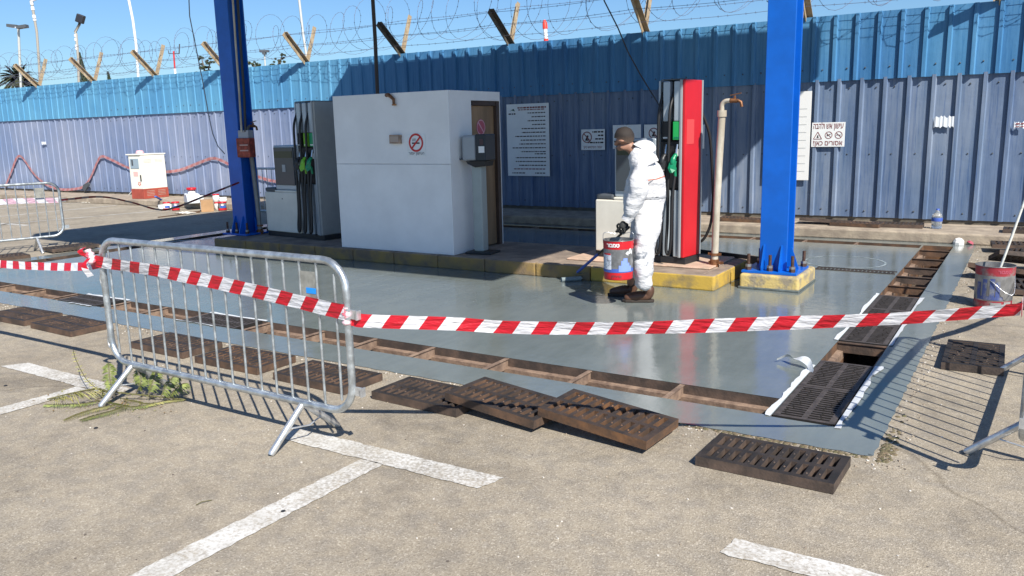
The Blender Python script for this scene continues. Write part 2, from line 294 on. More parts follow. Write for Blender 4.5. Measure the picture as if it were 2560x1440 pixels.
# ------------------------------------------------------------------ mesh builder
def V(*a): return Vector(a)
def frame_of(d):
    d = d.normalized(); a = Vector((0, 0, 1)) if abs(d.z) < .9 else Vector((1, 0, 0))
    x = d.cross(a).normalized(); y = d.cross(x).normalized()
    return x, y
class MB:
    def __init__(s): s.v = []; s.f = []; s.m = []; s.uv = {}; s.mi = 0; s.sm = set()
    def add(s, vs, fs, smooth=False):
        b = len(s.v); s.v += [Vector(v) for v in vs]
        for f in fs:
            if smooth: s.sm.add(len(s.f))
            s.f.append([b+i for i in f]); s.m.append(s.mi)
        return s
    def box(s, c, d, rz=0.0, M=None):
        c = Vector(c); hx, hy, hz = d[0]/2, d[1]/2, d[2]/2
        vs = [Vector((x*hx, y*hy, z*hz)) for z in (-1, 1) for y in (-1, 1) for x in (-1, 1)]
        Q = M if M is not None else Matrix.Rotation(rz, 3, 'Z')
        return s.add([Q @ v + c for v in vs], [(0, 2, 3, 1), (4, 5, 7, 6), (0, 1, 5, 4), (2, 6, 7, 3), (0, 4, 6, 2), (1, 3, 7, 5)])
    def box2(s, a, b):
        a = Vector(a); b = Vector(b); return s.box((a+b)/2, [abs(b[i]-a[i]) for i in range(3)])
    def beam(s, p0, p1, wx, wy, upv=(0, 0, 1)):
        p0 = Vector(p0); p1 = Vector(p1); d = p1-p0; L = d.length; z = d.normalized(); u = Vector(upv)
        if abs(z.dot(u)) > .98: u = Vector((1, 0, 0))
        x = z.cross(u).normalized(); y = z.cross(x).normalized()
        return s.box((p0+p1)/2, (wx, wy, L), M=Matrix((x, y, z)).transposed())
    def cyl(s, p0, p1, r0, r1=None, n=12, cap=True, smooth=True):
        r1 = r0 if r1 is None else r1; p0 = Vector(p0); p1 = Vector(p1); x, y = frame_of(p1-p0)
        A = [p0+(x*math.cos(t)+y*math.sin(t))*r0 for t in [2*math.pi*k/n for k in range(n)]]
        B = [p1+(x*math.cos(t)+y*math.sin(t))*r1 for t in [2*math.pi*k/n for k in range(n)]]
        s.add(A+B, [(k, (k+1) % n, n+(k+1) % n, n+k) for k in range(n)], smooth)
        if cap: s.add(A, [tuple(range(n))[::-1]]); s.add(B, [tuple(range(n))])
        return s
    def tube(s, pts, r, n=8, closed=False, smooth=True):
        pts = [Vector(p) for p in pts]; N = len(pts); rs = r if isinstance(r, (list, tuple)) else [r]*N
        rings = []; px = None
        for i, p in enumerate(pts):
            if closed: d = pts[(i+1) % N]-pts[i-1]
            else: d = pts[min(i+1, N-1)]-pts[max(i-1, 0)]
            d.normalize()
            if px is None: x, _ = frame_of(d)
            else: x = (px-d*px.dot(d)); x = x.normalized() if x.length > 1e-6 else frame_of(d)[0]
            px = x; y = d.cross(x)
            rings.append([p+(x*math.cos(2*math.pi*k/n)+y*math.sin(2*math.pi*k/n))*rs[i] for k in range(n)])
        fs = []; M = N if closed else N-1
        for i in range(M):
            j = (i+1) % N
            for k in range(n): fs.append((i*n+k, i*n+(k+1) % n, j*n+(k+1) % n, j*n+k))
        s.add([v for rr in rings for v in rr], fs, smooth)
        if not closed: s.add(rings[0], [tuple(range(n))[::-1]]); s.add(rings[-1], [tuple(range(n))])
        return s
    def lathe(s, prof, c=(0, 0, 0), n=20, smooth=True, Q=None):
        c = Vector(c); vs = []
        for r, z in prof:
            for k in range(n):
                t = 2*math.pi*k/n; v = Vector((r*math.cos(t), r*math.sin(t), z)); vs.append((Q @ v if Q else v)+c)
        fs = [(i*n+k, i*n+(k+1) % n, (i+1)*n+(k+1) % n, (i+1)*n+k) for i in range(len(prof)-1) for k in range(n)]
        return s.add(vs, fs, smooth)
    def prism(s, poly, ext):
        """poly: 3D points of a flat outline, ext: extrusion vector"""
        poly = [Vector(p) for p in poly]; e = Vector(ext); n = len(poly)
        s.add(poly+[p+e for p in poly], [tuple(range(n))[::-1], tuple(range(n, 2*n))]+[(k, (k+1) % n, n+(k+1) % n, n+k) for k in range(n)])
        return s
    def quad(s, *p): return s.add(p, [tuple(range(len(p)))])
    def grid(s, xs, ys, solid, z0, z1, T=lambda v: v):
        """plate with holes: cells where solid(i,j) are kept, no inner faces"""
        nx, ny = len(xs)-1, len(ys)-1; S = lambda i, j: 0 <= i < nx and 0 <= j < ny and solid(i, j)
        for i in range(nx):
            for j in range(ny):
                if not S(i, j): continue
                a, b, c, d = (xs[i], ys[j]), (xs[i+1], ys[j]), (xs[i+1], ys[j+1]), (xs[i], ys[j+1])
                P = lambda q, z: T(Vector((q[0], q[1], z)))
                s.quad(P(a, z1), P(b, z1), P(c, z1), P(d, z1))
                if z0 is None: continue
                s.quad(P(d, z0), P(c, z0), P(b, z0), P(a, z0))
                if not S(i, j-1): s.quad(P(a, z0), P(b, z0), P(b, z1), P(a, z1))
                if not S(i, j+1): s.quad(P(c, z0), P(d, z0), P(d, z1), P(c, z1))
                if not S(i-1, j): s.quad(P(d, z0), P(a, z0), P(a, z1), P(d, z1))
                if not S(i+1, j): s.quad(P(b, z0), P(c, z0), P(c, z1), P(b, z1))
        return s
    def ribbon(s, L, Rr, u0=0.0, wv=.075, smooth=True, us=None):
        """strip between two point rows with a metric UV map"""
        b = len(s.v); n = len(L); u = u0
        s.v += [Vector(p) for p in L]+[Vector(p) for p in Rr]
        us_in = us; us = [u0]
        for i in range(n-1):
            u += ((Vector(L[i+1])+Vector(Rr[i+1])-Vector(L[i])-Vector(Rr[i]))/2).length; us.append(u)
        if us_in: us = us_in
        for i in range(n-1):
            s.uv[len(s.f)] = [(us[i], 0), (us[i+1], 0), (us[i+1], wv), (us[i], wv)]
            if smooth: s.sm.add(len(s.f))
            s.f.append([b+i, b+i+1, b+n+i+1, b+n+i]); s.m.append(s.mi)
        return s
    def build(s, name, mats, parent=None, world=False, bevel=0, bseg=2, origin=None):
        me = bpy.data.meshes.new(name); o = bpy.data.objects.new(name, me); COL.objects.link(o)
        vs = s.v; off = Vector((0, 0, 0))
        if parent is not None:
            o.parent = parent
            if world: off = wloc(parent)
        elif world:
            mn = Vector([min(v[i] for v in vs) for i in range(3)]); mx = Vector([max(v[i] for v in vs) for i in range(3)])
            off = Vector(origin) if origin is not None else Vector(((mn.x+mx.x)/2, (mn.y+mx.y)/2, mn.z)); o.location = off
        me.from_pydata([tuple(v-off) for v in vs], [], s.f)
        ml = mats if isinstance(mats, (list, tuple)) else [mats]
        for m in ml: me.materials.append(m)
        me.polygons.foreach_set('material_index', s.m)
        me.polygons.foreach_set('use_smooth', [i in s.sm for i in range(len(s.f))])
        if s.uv:
            uvl = me.uv_layers.new(name='UVMap')
            for i, p in enumerate(me.polygons):
                if i in s.uv:
                    for k, li in enumerate(p.loop_indices): uvl.data[li].uv = s.uv[i][k]
        me.update()
        if bevel:
            md = o.modifiers.new('bevel', 'BEVEL'); md.width = bevel; md.segments = bseg; md.limit_method = 'ANGLE'; md.angle_limit = R(40)
        return o
def wloc(o):
    p = Vector((0, 0, 0))
    while o is not None: p += o.location; o = o.parent
    return p
def tag(o, label=None, cat=None, group=None, kind=None):
    if label: o['label'] = label
    if cat: o['category'] = cat
    if group: o['group'] = group
    if kind: o['kind'] = kind
    return o
def thing(name, label, cat, loc=(0, 0, 0), rz=0.0, group=None):
    o = bpy.data.objects.new(name, None); COL.objects.link(o); o.location = loc; o.rotation_euler = (0, 0, rz); o.empty_display_size = .1
    return tag(o, label, cat, group)
def copy_tree(o, parent=None):
    c = o.copy(); COL.objects.link(c)
    if parent is not None: c.parent = parent
    for ch in list(o.children): copy_tree(ch, c)
    return c
def text_mesh(name, s, mtl, parent, origin, xdir, zdir, size, width=None, align='CENTER', bold=0.0, proud=.003):
    """letters as a thin mesh laid on a plane; xdir = reading direction on the plane, zdir = up"""
    cu = bpy.data.curves.new(name, 'FONT'); cu.body = s; cu.size = size; cu.align_x = align; cu.align_y = 'CENTER'; cu.offset = bold; cu.resolution_u = 2
    t = bpy.data.objects.new(name, cu); COL.objects.link(t); bpy.context.view_layer.update()
    me = bpy.data.meshes.new_from_object(t.evaluated_get(bpy.context.evaluated_depsgraph_get()))
    bpy.data.objects.remove(t); bpy.data.curves.remove(cu)
    xs = [v.co.x for v in me.vertices]
    if not xs: return None
    sc_ = (width/(max(xs)-min(xs))) if width else 1.0
    cx = (max(xs)+min(xs))/2 if align == 'CENTER' else 0
    X = Vector(xdir).normalized(); Z = Vector(zdir).normalized(); N = X.cross(Z).normalized(); O = Vector(origin)
    off = wloc(parent)
    for v in me.vertices: v.co = O+X*((v.co.x-cx)*sc_)+Z*v.co.y+N*proud-off
    me.materials.clear(); me.materials.append(mtl)
    o = bpy.data.objects.new(name, me); COL.objects.link(o); o.parent = parent
    return o
def heb(s): return s[::-1]

# ------------------------------------------------------------------ ground, slab, drains, road markings
FD = 14.2                                # fence plane
SX0, SX1, SY0, SY1 = -12.85, -.60, 4.47, 13.0
FD0, FD1 = 4.85, 5.19                    # front channel Y
RD0, RD1 = -1.235, -.865                 # right channel X
BD0, BD1 = 12.45, 12.75                  # back channel Y
LD0, LD1 = -12.5, -12.15                 # left channel X
m = MB()
xs = [-900, -60, SX0+.04, SX1-.04, 30, 900]; ys = [-60, 0, SY0+.04, SY1+.4, 40, 1200]
m.grid(xs, ys, lambda i, j: not (i == 2 and j == 2), None, 0)
tag(m.build('ground', ASPH), kind='structure')
m = MB()
xs = [SX0+.02, LD0, LD1, RD0-.025, RD0, RD1, SX1-.03]; ys = [SY0+.03, 4.83, FD0, FD1, BD0, BD1, SY1+.02]
def slab_solid(i, j):
    if i == 1 and 3 <= j <= 3: return False            # left channel
    if i in (1, 2) and j in (2,): return False          # front channel
    if i in (1, 2) and j == 4: return False             # back channel
    if i == 4 and j in (1, 2, 3, 4): return False       # right channel
    return True
m.grid(xs, ys, slab_solid, None, .004)
def ragged(a, b, inward, seed, step=.035, amp=.014):
    a = Vector(a); b = Vector(b); n = int((b-a).length/step); L = []; Q = []
    for k in range(n+1):
        p = a.lerp(b, k/n); j = noise.noise(Vector((k*.35, seed, 0)))*amp+noise.noise(Vector((k*1.7, seed, 5)))*amp*.6
        L.append(p-Vector(inward)*j); Q.append(a.lerp(b, k/n)+Vector(inward)*.03)
    for k in range(n): m.quad(L[k], L[k+1], Q[k+1], Q[k])
ragged((SX0+.02, SY0, .004), (SX1-.03, SY0, .004), (0, 1, 0), 1)
ragged((SX1, SY0+.02, .004), (SX1, SY1+.02, .004), (-1, 0, 0), 2)
m.quad((SX1-.03, SY0+.0, .004), (SX1-.01, SY0+.01, .004), (SX1, SY0+.02, .004), (SX1-.03, SY0+.03, .004))
tag(m.build('painted_floor', WET), kind='structure')

def channel(name, label, x0, x1, y0, y1, depth, bars, bar_label=None):
    """recessed concrete and steel channel; bars: positions along its long side"""
    t = thing(name, label, 'drain', ((x0+x1)/2, (y0+y1)/2, -depth))
    alongx = (x1-x0) > (y1-y0); m = MB(); led = .045
    zs = [(0, .002), (0, -.065), (led, -.072), (led, -.135), (led*.6, -depth)]
    P = [[(x0+o, y0+o, z), (x1-o, y0+o, z), (x1-o, y1-o, z), (x0+o, y1-o, z)] for o, z in zs]
    for k in range(len(zs)-1):
        m.mi = 1 if k in (1, 2) else 0  # ledge and the wall below it take the paler rust
        for c in range(4): m.quad(P[k][c], P[k+1][c], P[k+1][(c+1) % 4], P[k][(c+1) % 4])
    m.mi = 2; N = max(2, int((x1-x0 if alongx else y1-y0)/.07)); K = 5; rows = []
    for i in range(N+1):
        row = []
        for j in range(K+1):
            u, v = (i/N, j/K) if alongx else (j/K, i/N)
            p = Vector((x0+.03+(x1-x0-.06)*u, y0+.03+(y1-y0-.06)*v, -depth+.012))
            p.z += .035*noise.noise(p*9)+.02*noise.noise(p*23); row.append(p)
        rows.append(row)
    for i in range(N):
        for j in range(K):
            q = (rows[i][j], rows[i+1][j], rows[i+1][j+1], rows[i][j+1]); m.quad(*(q if alongx else q[::-1]))
    m.build('channel_lining', [RUST_SIDE, RUST_LT, DIRT], t, world=True)
    for b in bars:
        m = MB()
        if alongx: m.box(((b), (y0+y1)/2, -.045), (.012, y1-y0-.002, .078)).box((b, (y0+y1)/2, -.002), (.034, y1-y0-.002, .006))
        else: m.box(((x0+x1)/2, b, -.045), (x1-x0-.002, .012, .078)).box(((x0+x1)/2, b, -.002), (x1-x0-.002, .034, .006))
        m.build('crossbar', RUST_LT if alongx else RUST_SIDE, t, world=True)
    return t
channel('drainage_channel', 'long open rusty drainage channel running along the near edge of the painted floor', LD0, RD0-.025, FD0, FD1, .21,
        [-1.93, -2.64, -3.36, -4.08, -4.71, -5.33, -6.04, -6.93, -7.6, -8.25, -9.27, -9.95, -10.65, -11.4])
channel('drainage_channel', 'drainage channel along the right side of the painted floor, partly covered by grates', RD0, RD1, 4.83, BD1, .34,
        [6.20, 6.83, 8.92, 9.5, 10.12, 10.78, 11.5, 12.3])
channel('drainage_channel', 'narrow looking drainage channel along the kerb at the foot of the fence', LD0, RD0-.025, BD0, BD1, .21,
        [-2.1, -2.82, -3.6, -4.35, -5.1, -5.9, -6.7, -7.5, -8.3, -9.1, -9.9, -10.7, -11.5])
channel('drainage_channel', 'drainage channel crossing behind the tape on the left side of the painted floor', LD0, LD1, FD1+.0, BD0, .21,
        [5.9, 6.6, 7.3, 8.0, 8.7, 9.4, 10.1, 10.8, 11.5])

def ragged_poly(q, z=.0045):
    q = [Vector((x, y, z)) for x, y in q]; out = []
    for k in range(4):
        a, b = q[k], q[(k+1) % 4]; n = max(2, int((b-a).length/.02)); d = (b-a).normalized(); nn = Vector((-d.y, d.x, 0))
        for i in range(n):
            p = a.lerp(b, i/n); out.append(p+nn*(.007*noise.noise(p*60)+.009*noise.noise(p*14)))
    m.add(out, [tuple(range(len(out)))])
m = MB()
for q in [((-3.66, 3.12), (-2.22, 3.12), (-2.17, 3.29), (-3.66, 3.29)), ((-3.0, .2), (-2.835, .2), (-2.835, 3.12), (-2.99, 3.12)),
          ((-.98, 3.10), (.9, 3.10), (.9, 3.25), (-.96, 3.25)), ((-6.82, 3.13), (-5.3, 3.12), (-5.3, 3.27), (-6.72, 3.29)), ((-5.76, .6), (-5.6, .6), (-5.58, 3.12), (-5.73, 3.12))]:
    ragged_poly(q)
for a, b, wd in [((0, 521.7), (204, 506.5), .10), ((0, 541.6), (293, 513.5), .10), ((0, 561.5), (408, 526.4), .10), ((0, 559), (68, 564), .12), ((148, 572), (204, 574), .10), ((360, 609), (530, 597), .10)]:
    A = G(*a); B = G(*b); d = (B-A).normalized(); nrm = Vector((-d.y, d.x, 0))*wd/2; A = A-d*(6 if a[0] == 0 else 0)
    m.quad(*[(p.x, p.y, .0045) for p in (A-nrm, B-nrm, B+nrm, A+nrm)])
tag(m.build('road_markings', MARK), kind='structure')

# platform kerb in front of the fence
m = MB()
m.box2((-60, 13.02, 0), (14, 14.6, .15))
k = m.build('kerb_platform', CONC, bevel=.02); tag(k, kind='structure')
m = MB(); m.box2((-60, FD-.03, .151), (14, FD+.05, .20)); 
# loose gravel along the near edge of the slab
m = MB(); rnd = random.Random(3)
for k in range(1500):
    t = rnd.random()
    if t < .6: x = rnd.uniform(-9.5, -.4); y = SY0-abs(rnd.gauss(0, .09))-.012
    elif t < .8: x = SX1+.015+abs(rnd.gauss(0, .08)); y = rnd.uniform(4.3, 13)
    else: x = rnd.uniform(-6, .5); y = rnd.uniform(1.6, 4.4)
    s = rnd.uniform(.0025, .0065)*(1 if t < .8 else .8); a = rnd.random()*3; m.mi = rnd.choice((0, 0, 1, 2))
    m.box((x, y, s*.5), (s*2, s*1.4, s), M=Matrix.Rotation(a, 3, 'Z') @ Matrix.Rotation(rnd.uniform(-.5, .5), 3, 'X'))
tag(m.build('gravel', [CONC, mat('pale_chip', (.6, .56, .5), .9), mat('dark_chip', (.12, .10, .085), .9)]), kind='stuff')
# moss and soil line where floor meets asphalt
MOSS = mat('moss_and_soil', (.10, .10, .045), .95, col2=(.16, .12, .075), vs=30, bump=.01, bs=60)
m = MB()
for k in range(420):
    if k % 3: x = -.62-abs(rnd.gauss(0, 1.1)); y = SY0-.012-abs(rnd.gauss(0, .012))
    else: x = SX1+.02+abs(rnd.gauss(0, .03)); y = SY0+abs(rnd.gauss(0, .28))-.05
    s = rnd.uniform(.006, .016); m.lathe([(s, 0), (s*.8, s*.35), (s*.2, s*.5)], (x, y, 0), 6)
tag(m.build('moss', MOSS), kind='stuff')

# pump island
IX0, IX1, IY0, IY1, IZ = -10.87, -2.77, 8.36, 9.95, .165
isl = thing('pump_island', 'long raised concrete pump island with a worn yellow kerb', 'traffic island', ((IX0+IX1)/2, (IY0+IY1)/2, 0))
m = MB(); z1 = .045; front = [(IX0, IY0), (IX1-.02, IY0), (IX1, IY0+.04)]
m.box2((IX0+.02, IY0+.12, 0), (IX1-.16, IY1-.1, IZ)); m.build('island_top', CONC_D, isl, world=True, bevel=.012)
m = MB(); n = 11
for k in range(n):
    xa = IX0+(IX1-IX0)*k/n; xb = IX0+(IX1-IX0)*(k+1)/n-.008
    m.mi = 0 if xa > -4.6 else 2; m.box2((xa, IY0, z1*.0), (xb, IY0+.118, IZ+.004))
m.mi = 0
for k in range(3):
    ya = IY0+.125+k*(IY1-IY0-.13)/3; m.box2((IX1-.155, ya, 0), (IX1-.008, ya+(IY1-IY0-.13)/3-.012, IZ+.004))
kb = m.build('kerb', [YEL, CONC_D, mat('grimy_kerb', (.30, .20, .065), .85, col2=(.17, .125, .08), vs=4, mixlo=.38, mixhi=.62, bump=.005, bs=50)], isl, world=True, bevel=.018)
for pl_ in kb.data.polygons:
    if pl_.normal.z > .7: pl_.material_index = 1
m = MB(); m.box2((-4.75, 8.72, IZ+.001), (-2.95, 9.62, IZ+.022)); m.build('mortar_pad', mat('mortar', (.40, .30, .22), .9, col2=(.55, .38, .28), vs=6, bump=.01, bs=25), isl, world=True, bevel=.02)

# ------------------------------------------------------------------ fence
FZ = .0
def sheet(name, mtl, x0, x1, z0, z1, pitch, phase, y, parent, label=None):
    m = MB(); k0 = math.floor((x0-phase)/pitch); k1 = math.ceil((x1-phase)/pitch); pts = []
    for k in range(k0, k1):
        c = phase+k*pitch
        dp = .42+.58*min(1, max(0, (c+15)/4))      # the old sheets at the left have shallower ribs
        for dx, dy in ((-.036, 0), (-.026, -.042), (.020, -.042), (.036, 0)): pts.append((c+dx, y+dy*dp))
        for q in (.35, .65): pts.append((c+pitch*q, y+.004*noise.noise(Vector((c, q*3, 1)))))
    nz = 6; rows = []
    for j in range(nz+1):
        z = z0+(z1-z0)*j/nz; row = []
        for x, yy in pts:
            wob = .010*noise.noise(Vector((x*.8, 0, z*1.1)))
            zz = z+(.008*noise.noise(Vector((math.floor(x/.97), 3, 0))) if j in (0, nz) else 0)
            row.append(Vector((x, yy+wob, zz)))
        rows.append(row)
    n = len(pts); vs = [v for r_ in rows for v in r_]
    m.add(vs, [(j*n+i, j*n+i+1, (j+1)*n+i+1, (j+1)*n+i) for j in range(nz) for i in range(n-1)])
    # thickness at the back
    o = m.build(name, mtl, parent, world=True)
    md = o.modifiers.new('solid', 'SOLIDIFY'); md.thickness = .0015; md.offset = 1
    return o
fence = thing('metal_fence', 'tall corrugated metal fence, light blue sheets above faded violet sheets', 'fence', (-20, FD, .15))
sheet('lower_sheeting', SHEET_LO, -60, 12, .215, 2.40, .338, -3.08, FD, fence)
sheet('upper_sheeting', SHEET_UP, -60, 12, 2.37, 3.38, .3225, -3.156, FD-.035, fence)
m = MB()
for z in (.5, 1.4, 2.3, 3.2): m.box2((-60, FD+.03, z-.03), (12, FD+.09, z+.03))
m.box2((-60, FD+.02, .15), (12, FD+.08, .23))
m.build('rail', ARM_D, fence, world=True)
m = MB()   # screws in rows
rnd = random.Random(9)
for zz, yy, ph, pt in ((.32, FD, -3.08, .338), (1.22, FD, -3.08, .338), (2.25, FD, -3.08, .338), (2.55, FD-.035, -3.156, .3225)):
    for k in range(-60, 14):
        x = ph+pt*(k+.5)+rnd.uniform(-.04, .04); m.cyl((x, yy-.012, zz+rnd.uniform(-.015, .015)), (x, yy+.004, zz), .011, n=6)
m.build('screw_heads', DGREY, fence, world=True)['kind'] = 'stuff'
m = MB()   # weld / smear marks under the seam
tops = []
arm_labels = ['at the far left end of the fence', 'beside the palm crown', 'beside the dark cypress', 'over the cream cabinet', 'half hidden by the left blue column', 'above the left pump',
              'above the white booth', 'between the booth and the striped mast', 'just left of the sunlit blue column', 'behind the sunlit blue column', 'at the right end of the photo', 'past the right edge']
for k, X in enumerate([-29.0, -26.1, -23.15, -20.27, -17.4, -14.57, -11.70, -8.94, -6.10, -3.30, -.62]):
    t = thing('barbed_wire_bracket', 'rusty V shaped bracket on the fence top ' + (arm_labels[k]), 'bracket', (X, FD, 3.30), 0, 'V brackets along the fence top')
    ft = Vector((X, FD-.62, 3.98)); bt = Vector((X, FD+.36, 4.20)); b0 = Vector((X, FD+.01, 3.35))
    if k in (6, 7): ft = Vector((X, FD-.72, 3.94))
    mt = ARM_D if k in (6, 7) else POSTC
    a = MB(); a.beam(b0, ft, .115, .012, (1, 0, 0)); a.beam(b0+V(.052, .03, .03), ft+V(.052, .03, .03), .012, .085, (1, 0, 0))
    a.build('arm', mt, t, world=True)
    a = MB(); a.beam(b0+V(0, .02, -.02), bt, .105, .012, (1, 0, 0)); a.beam(b0+V(-.047, .04, 0), bt+V(-.047, .04, 0), .012, .085, (1, 0, 0))
    a.build('arm', POSTC, t, world=True)
    a = MB(); a.box((X, FD+.03, 3.27), (.09, .05, .24)); a.build('base_plate', POSTC, t, world=True)
    tops.append((X, ft, bt, b0))
# straight strands between the arms
strand_names = ['top strand on the front arms', 'middle strand on the front arms', 'low strand on the front arms', 'top strand on the rear arms', 'low strand on the rear arms']
for si, (fr, side) in enumerate(((.95, 1), (.62, 1), (.30, 1), (.9, 2), (.5, 2))):
    pts = []
    for a, b in zip(tops, tops[1:]):
        A = a[3].lerp(a[side], fr); B = b[3].lerp(b[side], fr)
        for q in range(6): pts.append(A.lerp(B, q/6)+V(0, 0, -.03*math.sin(math.pi*q/6)))
    A, B = tops[0], tops[1]
    pts = [pts[0]+V(-14, 0, 0)]+pts+[tops[-1][3].lerp(tops[-1][side], fr), tops[-1][3].lerp(tops[-1][side], fr)+V(8, 0, 0)]
    w_ = MB(); w_.tube(pts, .0035, 4)
    for k in range(len(pts)-1):
        d = pts[k+1]-pts[k]; L = d.length
        for q in range(max(1, int(L/.16))):
            p = pts[k]+d*(q*.16/L); a_ = (q*37+k*11) % 7
            w_.beam(p+V(0, .012, .018), p-V(0, .012, .018), .003, .003); w_.beam(p+V(.008, -.012, .018), p-V(-.008, -.012, .018), .003, .003)
    tag(w_.build('barbed_wire_strand', WIRE, world=True), 'thin barbed wire, '+strand_names[si]+' of the fence', 'barbed wire', 'straight barbed wire strands')
# razor coil
def coil(x0, x1, pitch, rad, cyy, czz, ph, seed, ry=1.0):
    pts = []; turns = (x1-x0)/pitch; N = int(turns*22); rr = random.Random(seed)
    j1 = [rr.uniform(-1, 1) for _ in range(int(turns)+3)]
    for k in range(N):
        t = k/22; i = int(t); f = t-i; jj = j1[i]*(1-f)+j1[i+1]*f
        a = 2*math.pi*t+ph; rd = rad*(1+.25*jj)
        pts.append(V(x0+pitch*t+.16*math.sin(a*1.0+jj)+.1*jj, cyy+rd*ry*math.cos(a)+.05*jj, czz+rd*math.sin(a)+.06*math.sin(x0+pitch*t)+.05*jj))
    return pts
for nm, args in (('large loose razor wire coil resting in the brackets along the fence top', (-44, 6, .78, .46, FD-.08, 3.98, 0, 1)),
                 ('second razor wire coil tangled through the first along the fence top', (-44, 6, 1.15, .43, FD-.14, 3.95, 2.0, 5))):
    w_ = MB(); pts = coil(*args); w_.tube(pts, .0036, 4)
    for k in range(0, len(pts)-1, 1):
        p = pts[k]; d = (pts[k+1]-p).normalized(); x_, y_ = frame_of(d); w_.box(p, (.024, .003, .012), M=Matrix((x_, d.cross(x_), d)).transposed())
    tag(w_.build('razor_wire_coil', WIRE, world=True, origin=(-20, FD, 3.4)), nm, 'razor wire', 'razor wire coils')

# ------------------------------------------------------------------ canopy and columns
t = thing('station_canopy', 'flat canopy roof over the pumps, above the top of the photo', 'canopy', (-6, 9, 5.0))
m = MB(); m.box2((-10.85, 4.95, 5.05), (-.85, 12.57, 5.7)); m.build('roof', mat('canopy_soffit', (.30, .32, .35), .6, 0, var=.06), t, world=True)
m = MB()
for a, b in (((-10.92, 4.88, 5.0), (-.78, 4.95, 5.76)), ((-10.92, 12.57, 5.0), (-.78, 12.64, 5.76)), ((-10.92, 4.95, 5.0), (-10.85, 12.57, 5.76)), ((-.85, 4.95, 5.0), (-.78, 12.57, 5.76))): m.box2(a, b)
m.build('fascia', BLUE_COL, t, world=True)

def column(label, x, y, z0, wdt=.29, gus=True, rz=0.0):
    t = thing('canopy_column', label, 'column', (x, y, z0), rz, 'blue canopy columns')
    zt = 5.05-z0; h = wdt/2; tf = .022
    m = MB(); m.box2((-h, -h, .028), (h, -h+tf, zt)); m.box2((-h, h-tf, .028), (h, h, zt)); m.box2((-.009, -h+tf, .028), (.009, h-tf, zt))
    m.build('steel_beam', BLUE_COL, t, bevel=.006)
    m = MB(); m.box2((-.30, -.27, 0), (.28, .29, .028)); m.build('base_plate', BLUE_COL, t, bevel=.004)
    for gx in (-.10, .085):
        m = MB(); m.prism([(gx, -h, .028), (gx, -h-.10, .028), (gx, -h-.10, .06), (gx, -h-.012, .30), (gx, -h, .30)], (.016, 0, 0)); m.build('gusset', BLUE_COL, t)
    m = MB(); m.prism([(h, .02, .028), (h+.09, .02, .028), (h+.01, .02, .26), (h, .02, .26)], (0, .016, 0)); m.build('gusset', BLUE_COL, t)
    for bx, by in ((-.24, -.21), (-.01, -.215), (.22, -.20), (.24, .22), (-.24, .23)):
        m = MB(); m.cyl((bx, by, .028), (bx, by, .20), .017, n=10).cyl((bx, by, .028), (bx, by, .062), .034, n=6, smooth=False); m.mi = 1; m.cyl((bx, by, .0621), (bx, by, .088), .032, n=6, smooth=False)
        m.build('anchor_bolt', [mat('rusty_bolt', (.09, .05, .035), .6, .3, var=.3, vs=40), TIN], t)
    return t
column('bright blue steel column in the sun, bolted to a yellow concrete block', -2.30, 8.99, .165, .29)
CL = column('dark blue steel column in shade, with cables and a red box on its side', -10.84, 9.02, IZ+.005, .31)
t = thing('concrete_block', 'chipped yellow concrete block under the sunlit blue column', 'block', (-2.29, 9.03, 0))
m = MB(); m.box2((-2.60, 8.66, 0), (-1.98, 9.43, .164)); m.build('block', YEL2, t, world=True, bevel=.025, bseg=3)
m = MB(); m.box2((-2.61, 8.645, .0045), (-1.97, 9.44, .028)); m.build('paint_rim', mat('dull_grey_paint', (.11, .13, .125), .6, 0, var=.25, vs=14), t, world=True, bevel=.006)
t = thing('kerb_board', 'low black and yellow edging board leaning between the island and the column block', 'board', (-2.65, 9.6, 0))
m = MB(); A = G(1745, 628, .17); m.beam((-3.55, 9.95, .10), (-2.62, 9.52, .12), .03, .20, (0, 0, 1)); m.build('board', BLACK, t, world=True)
m = MB(); m.beam((-2.615, 9.517, .12), (-2.575, 9.50, .12), .032, .205); m.build('end_cap', YEL2, t, world=True)

# box, conduits and cables on the shaded column
P = Plane((-10.7, 8.86, 0))
t = thing('emergency_switch_box', 'weathered red box with a grey cover fixed to the shaded blue column', 'switch box', tuple(P(612, 388)))
m = MB(); c = P(611, 366); m.box(c+V(.06, -.02, -.02), (.24, .16, .30), .25); m.build('red_box', mat('old_red_paint', (.30, .055, .03), .6, 0, var=.4, vs=14), t, world=True, bevel=.012)
m = MB(); c = P(610, 336); m.box(c+V(.04, 0, 0), (.19, .14, .13), .25); m.build('grey_cover', mat('grey_cover', (.36, .37, .40), .5), t, world=True, bevel=.01)
m = MB()
for z in (.035, -.05): m.box(P(613, 368)+V(.095, -.105, z), (.15, .004, .018), .25)
m.build('scratched_label', mat('worn_pale_label', (.50, .34, .30), .7), t, world=True)
for lb, pts, r, mm in [('thick pale conduit running up the shaded blue column', [(604, 330), (598, 230), (590, 120), (582, 0), (580, -60)], .016, PIPE),
                       ('black cable bundle running up beside the pale conduit on the shaded column', [(614, 330), (610, 230), (602, 120), (594, 0), (590, -60)], .020, CABLE),
                       ('thin grey cable hanging left of the shaded blue column', [(470, -60), (474, 40), (490, 120), (506, 200), (522, 290), (532, 335), (545, 366), (562, 385)], .008, mat('grey_cable', (.20, .22, .25), .5))]:
    m = MB(); pp = [P(x, y, .12 if mm is not CABLE else .10) for x, y in pts]; m.tube(pp, r, 8)
    tag(m.build('cable' if mm is not PIPE else 'conduit', mm, world=True), lb, 'cable')
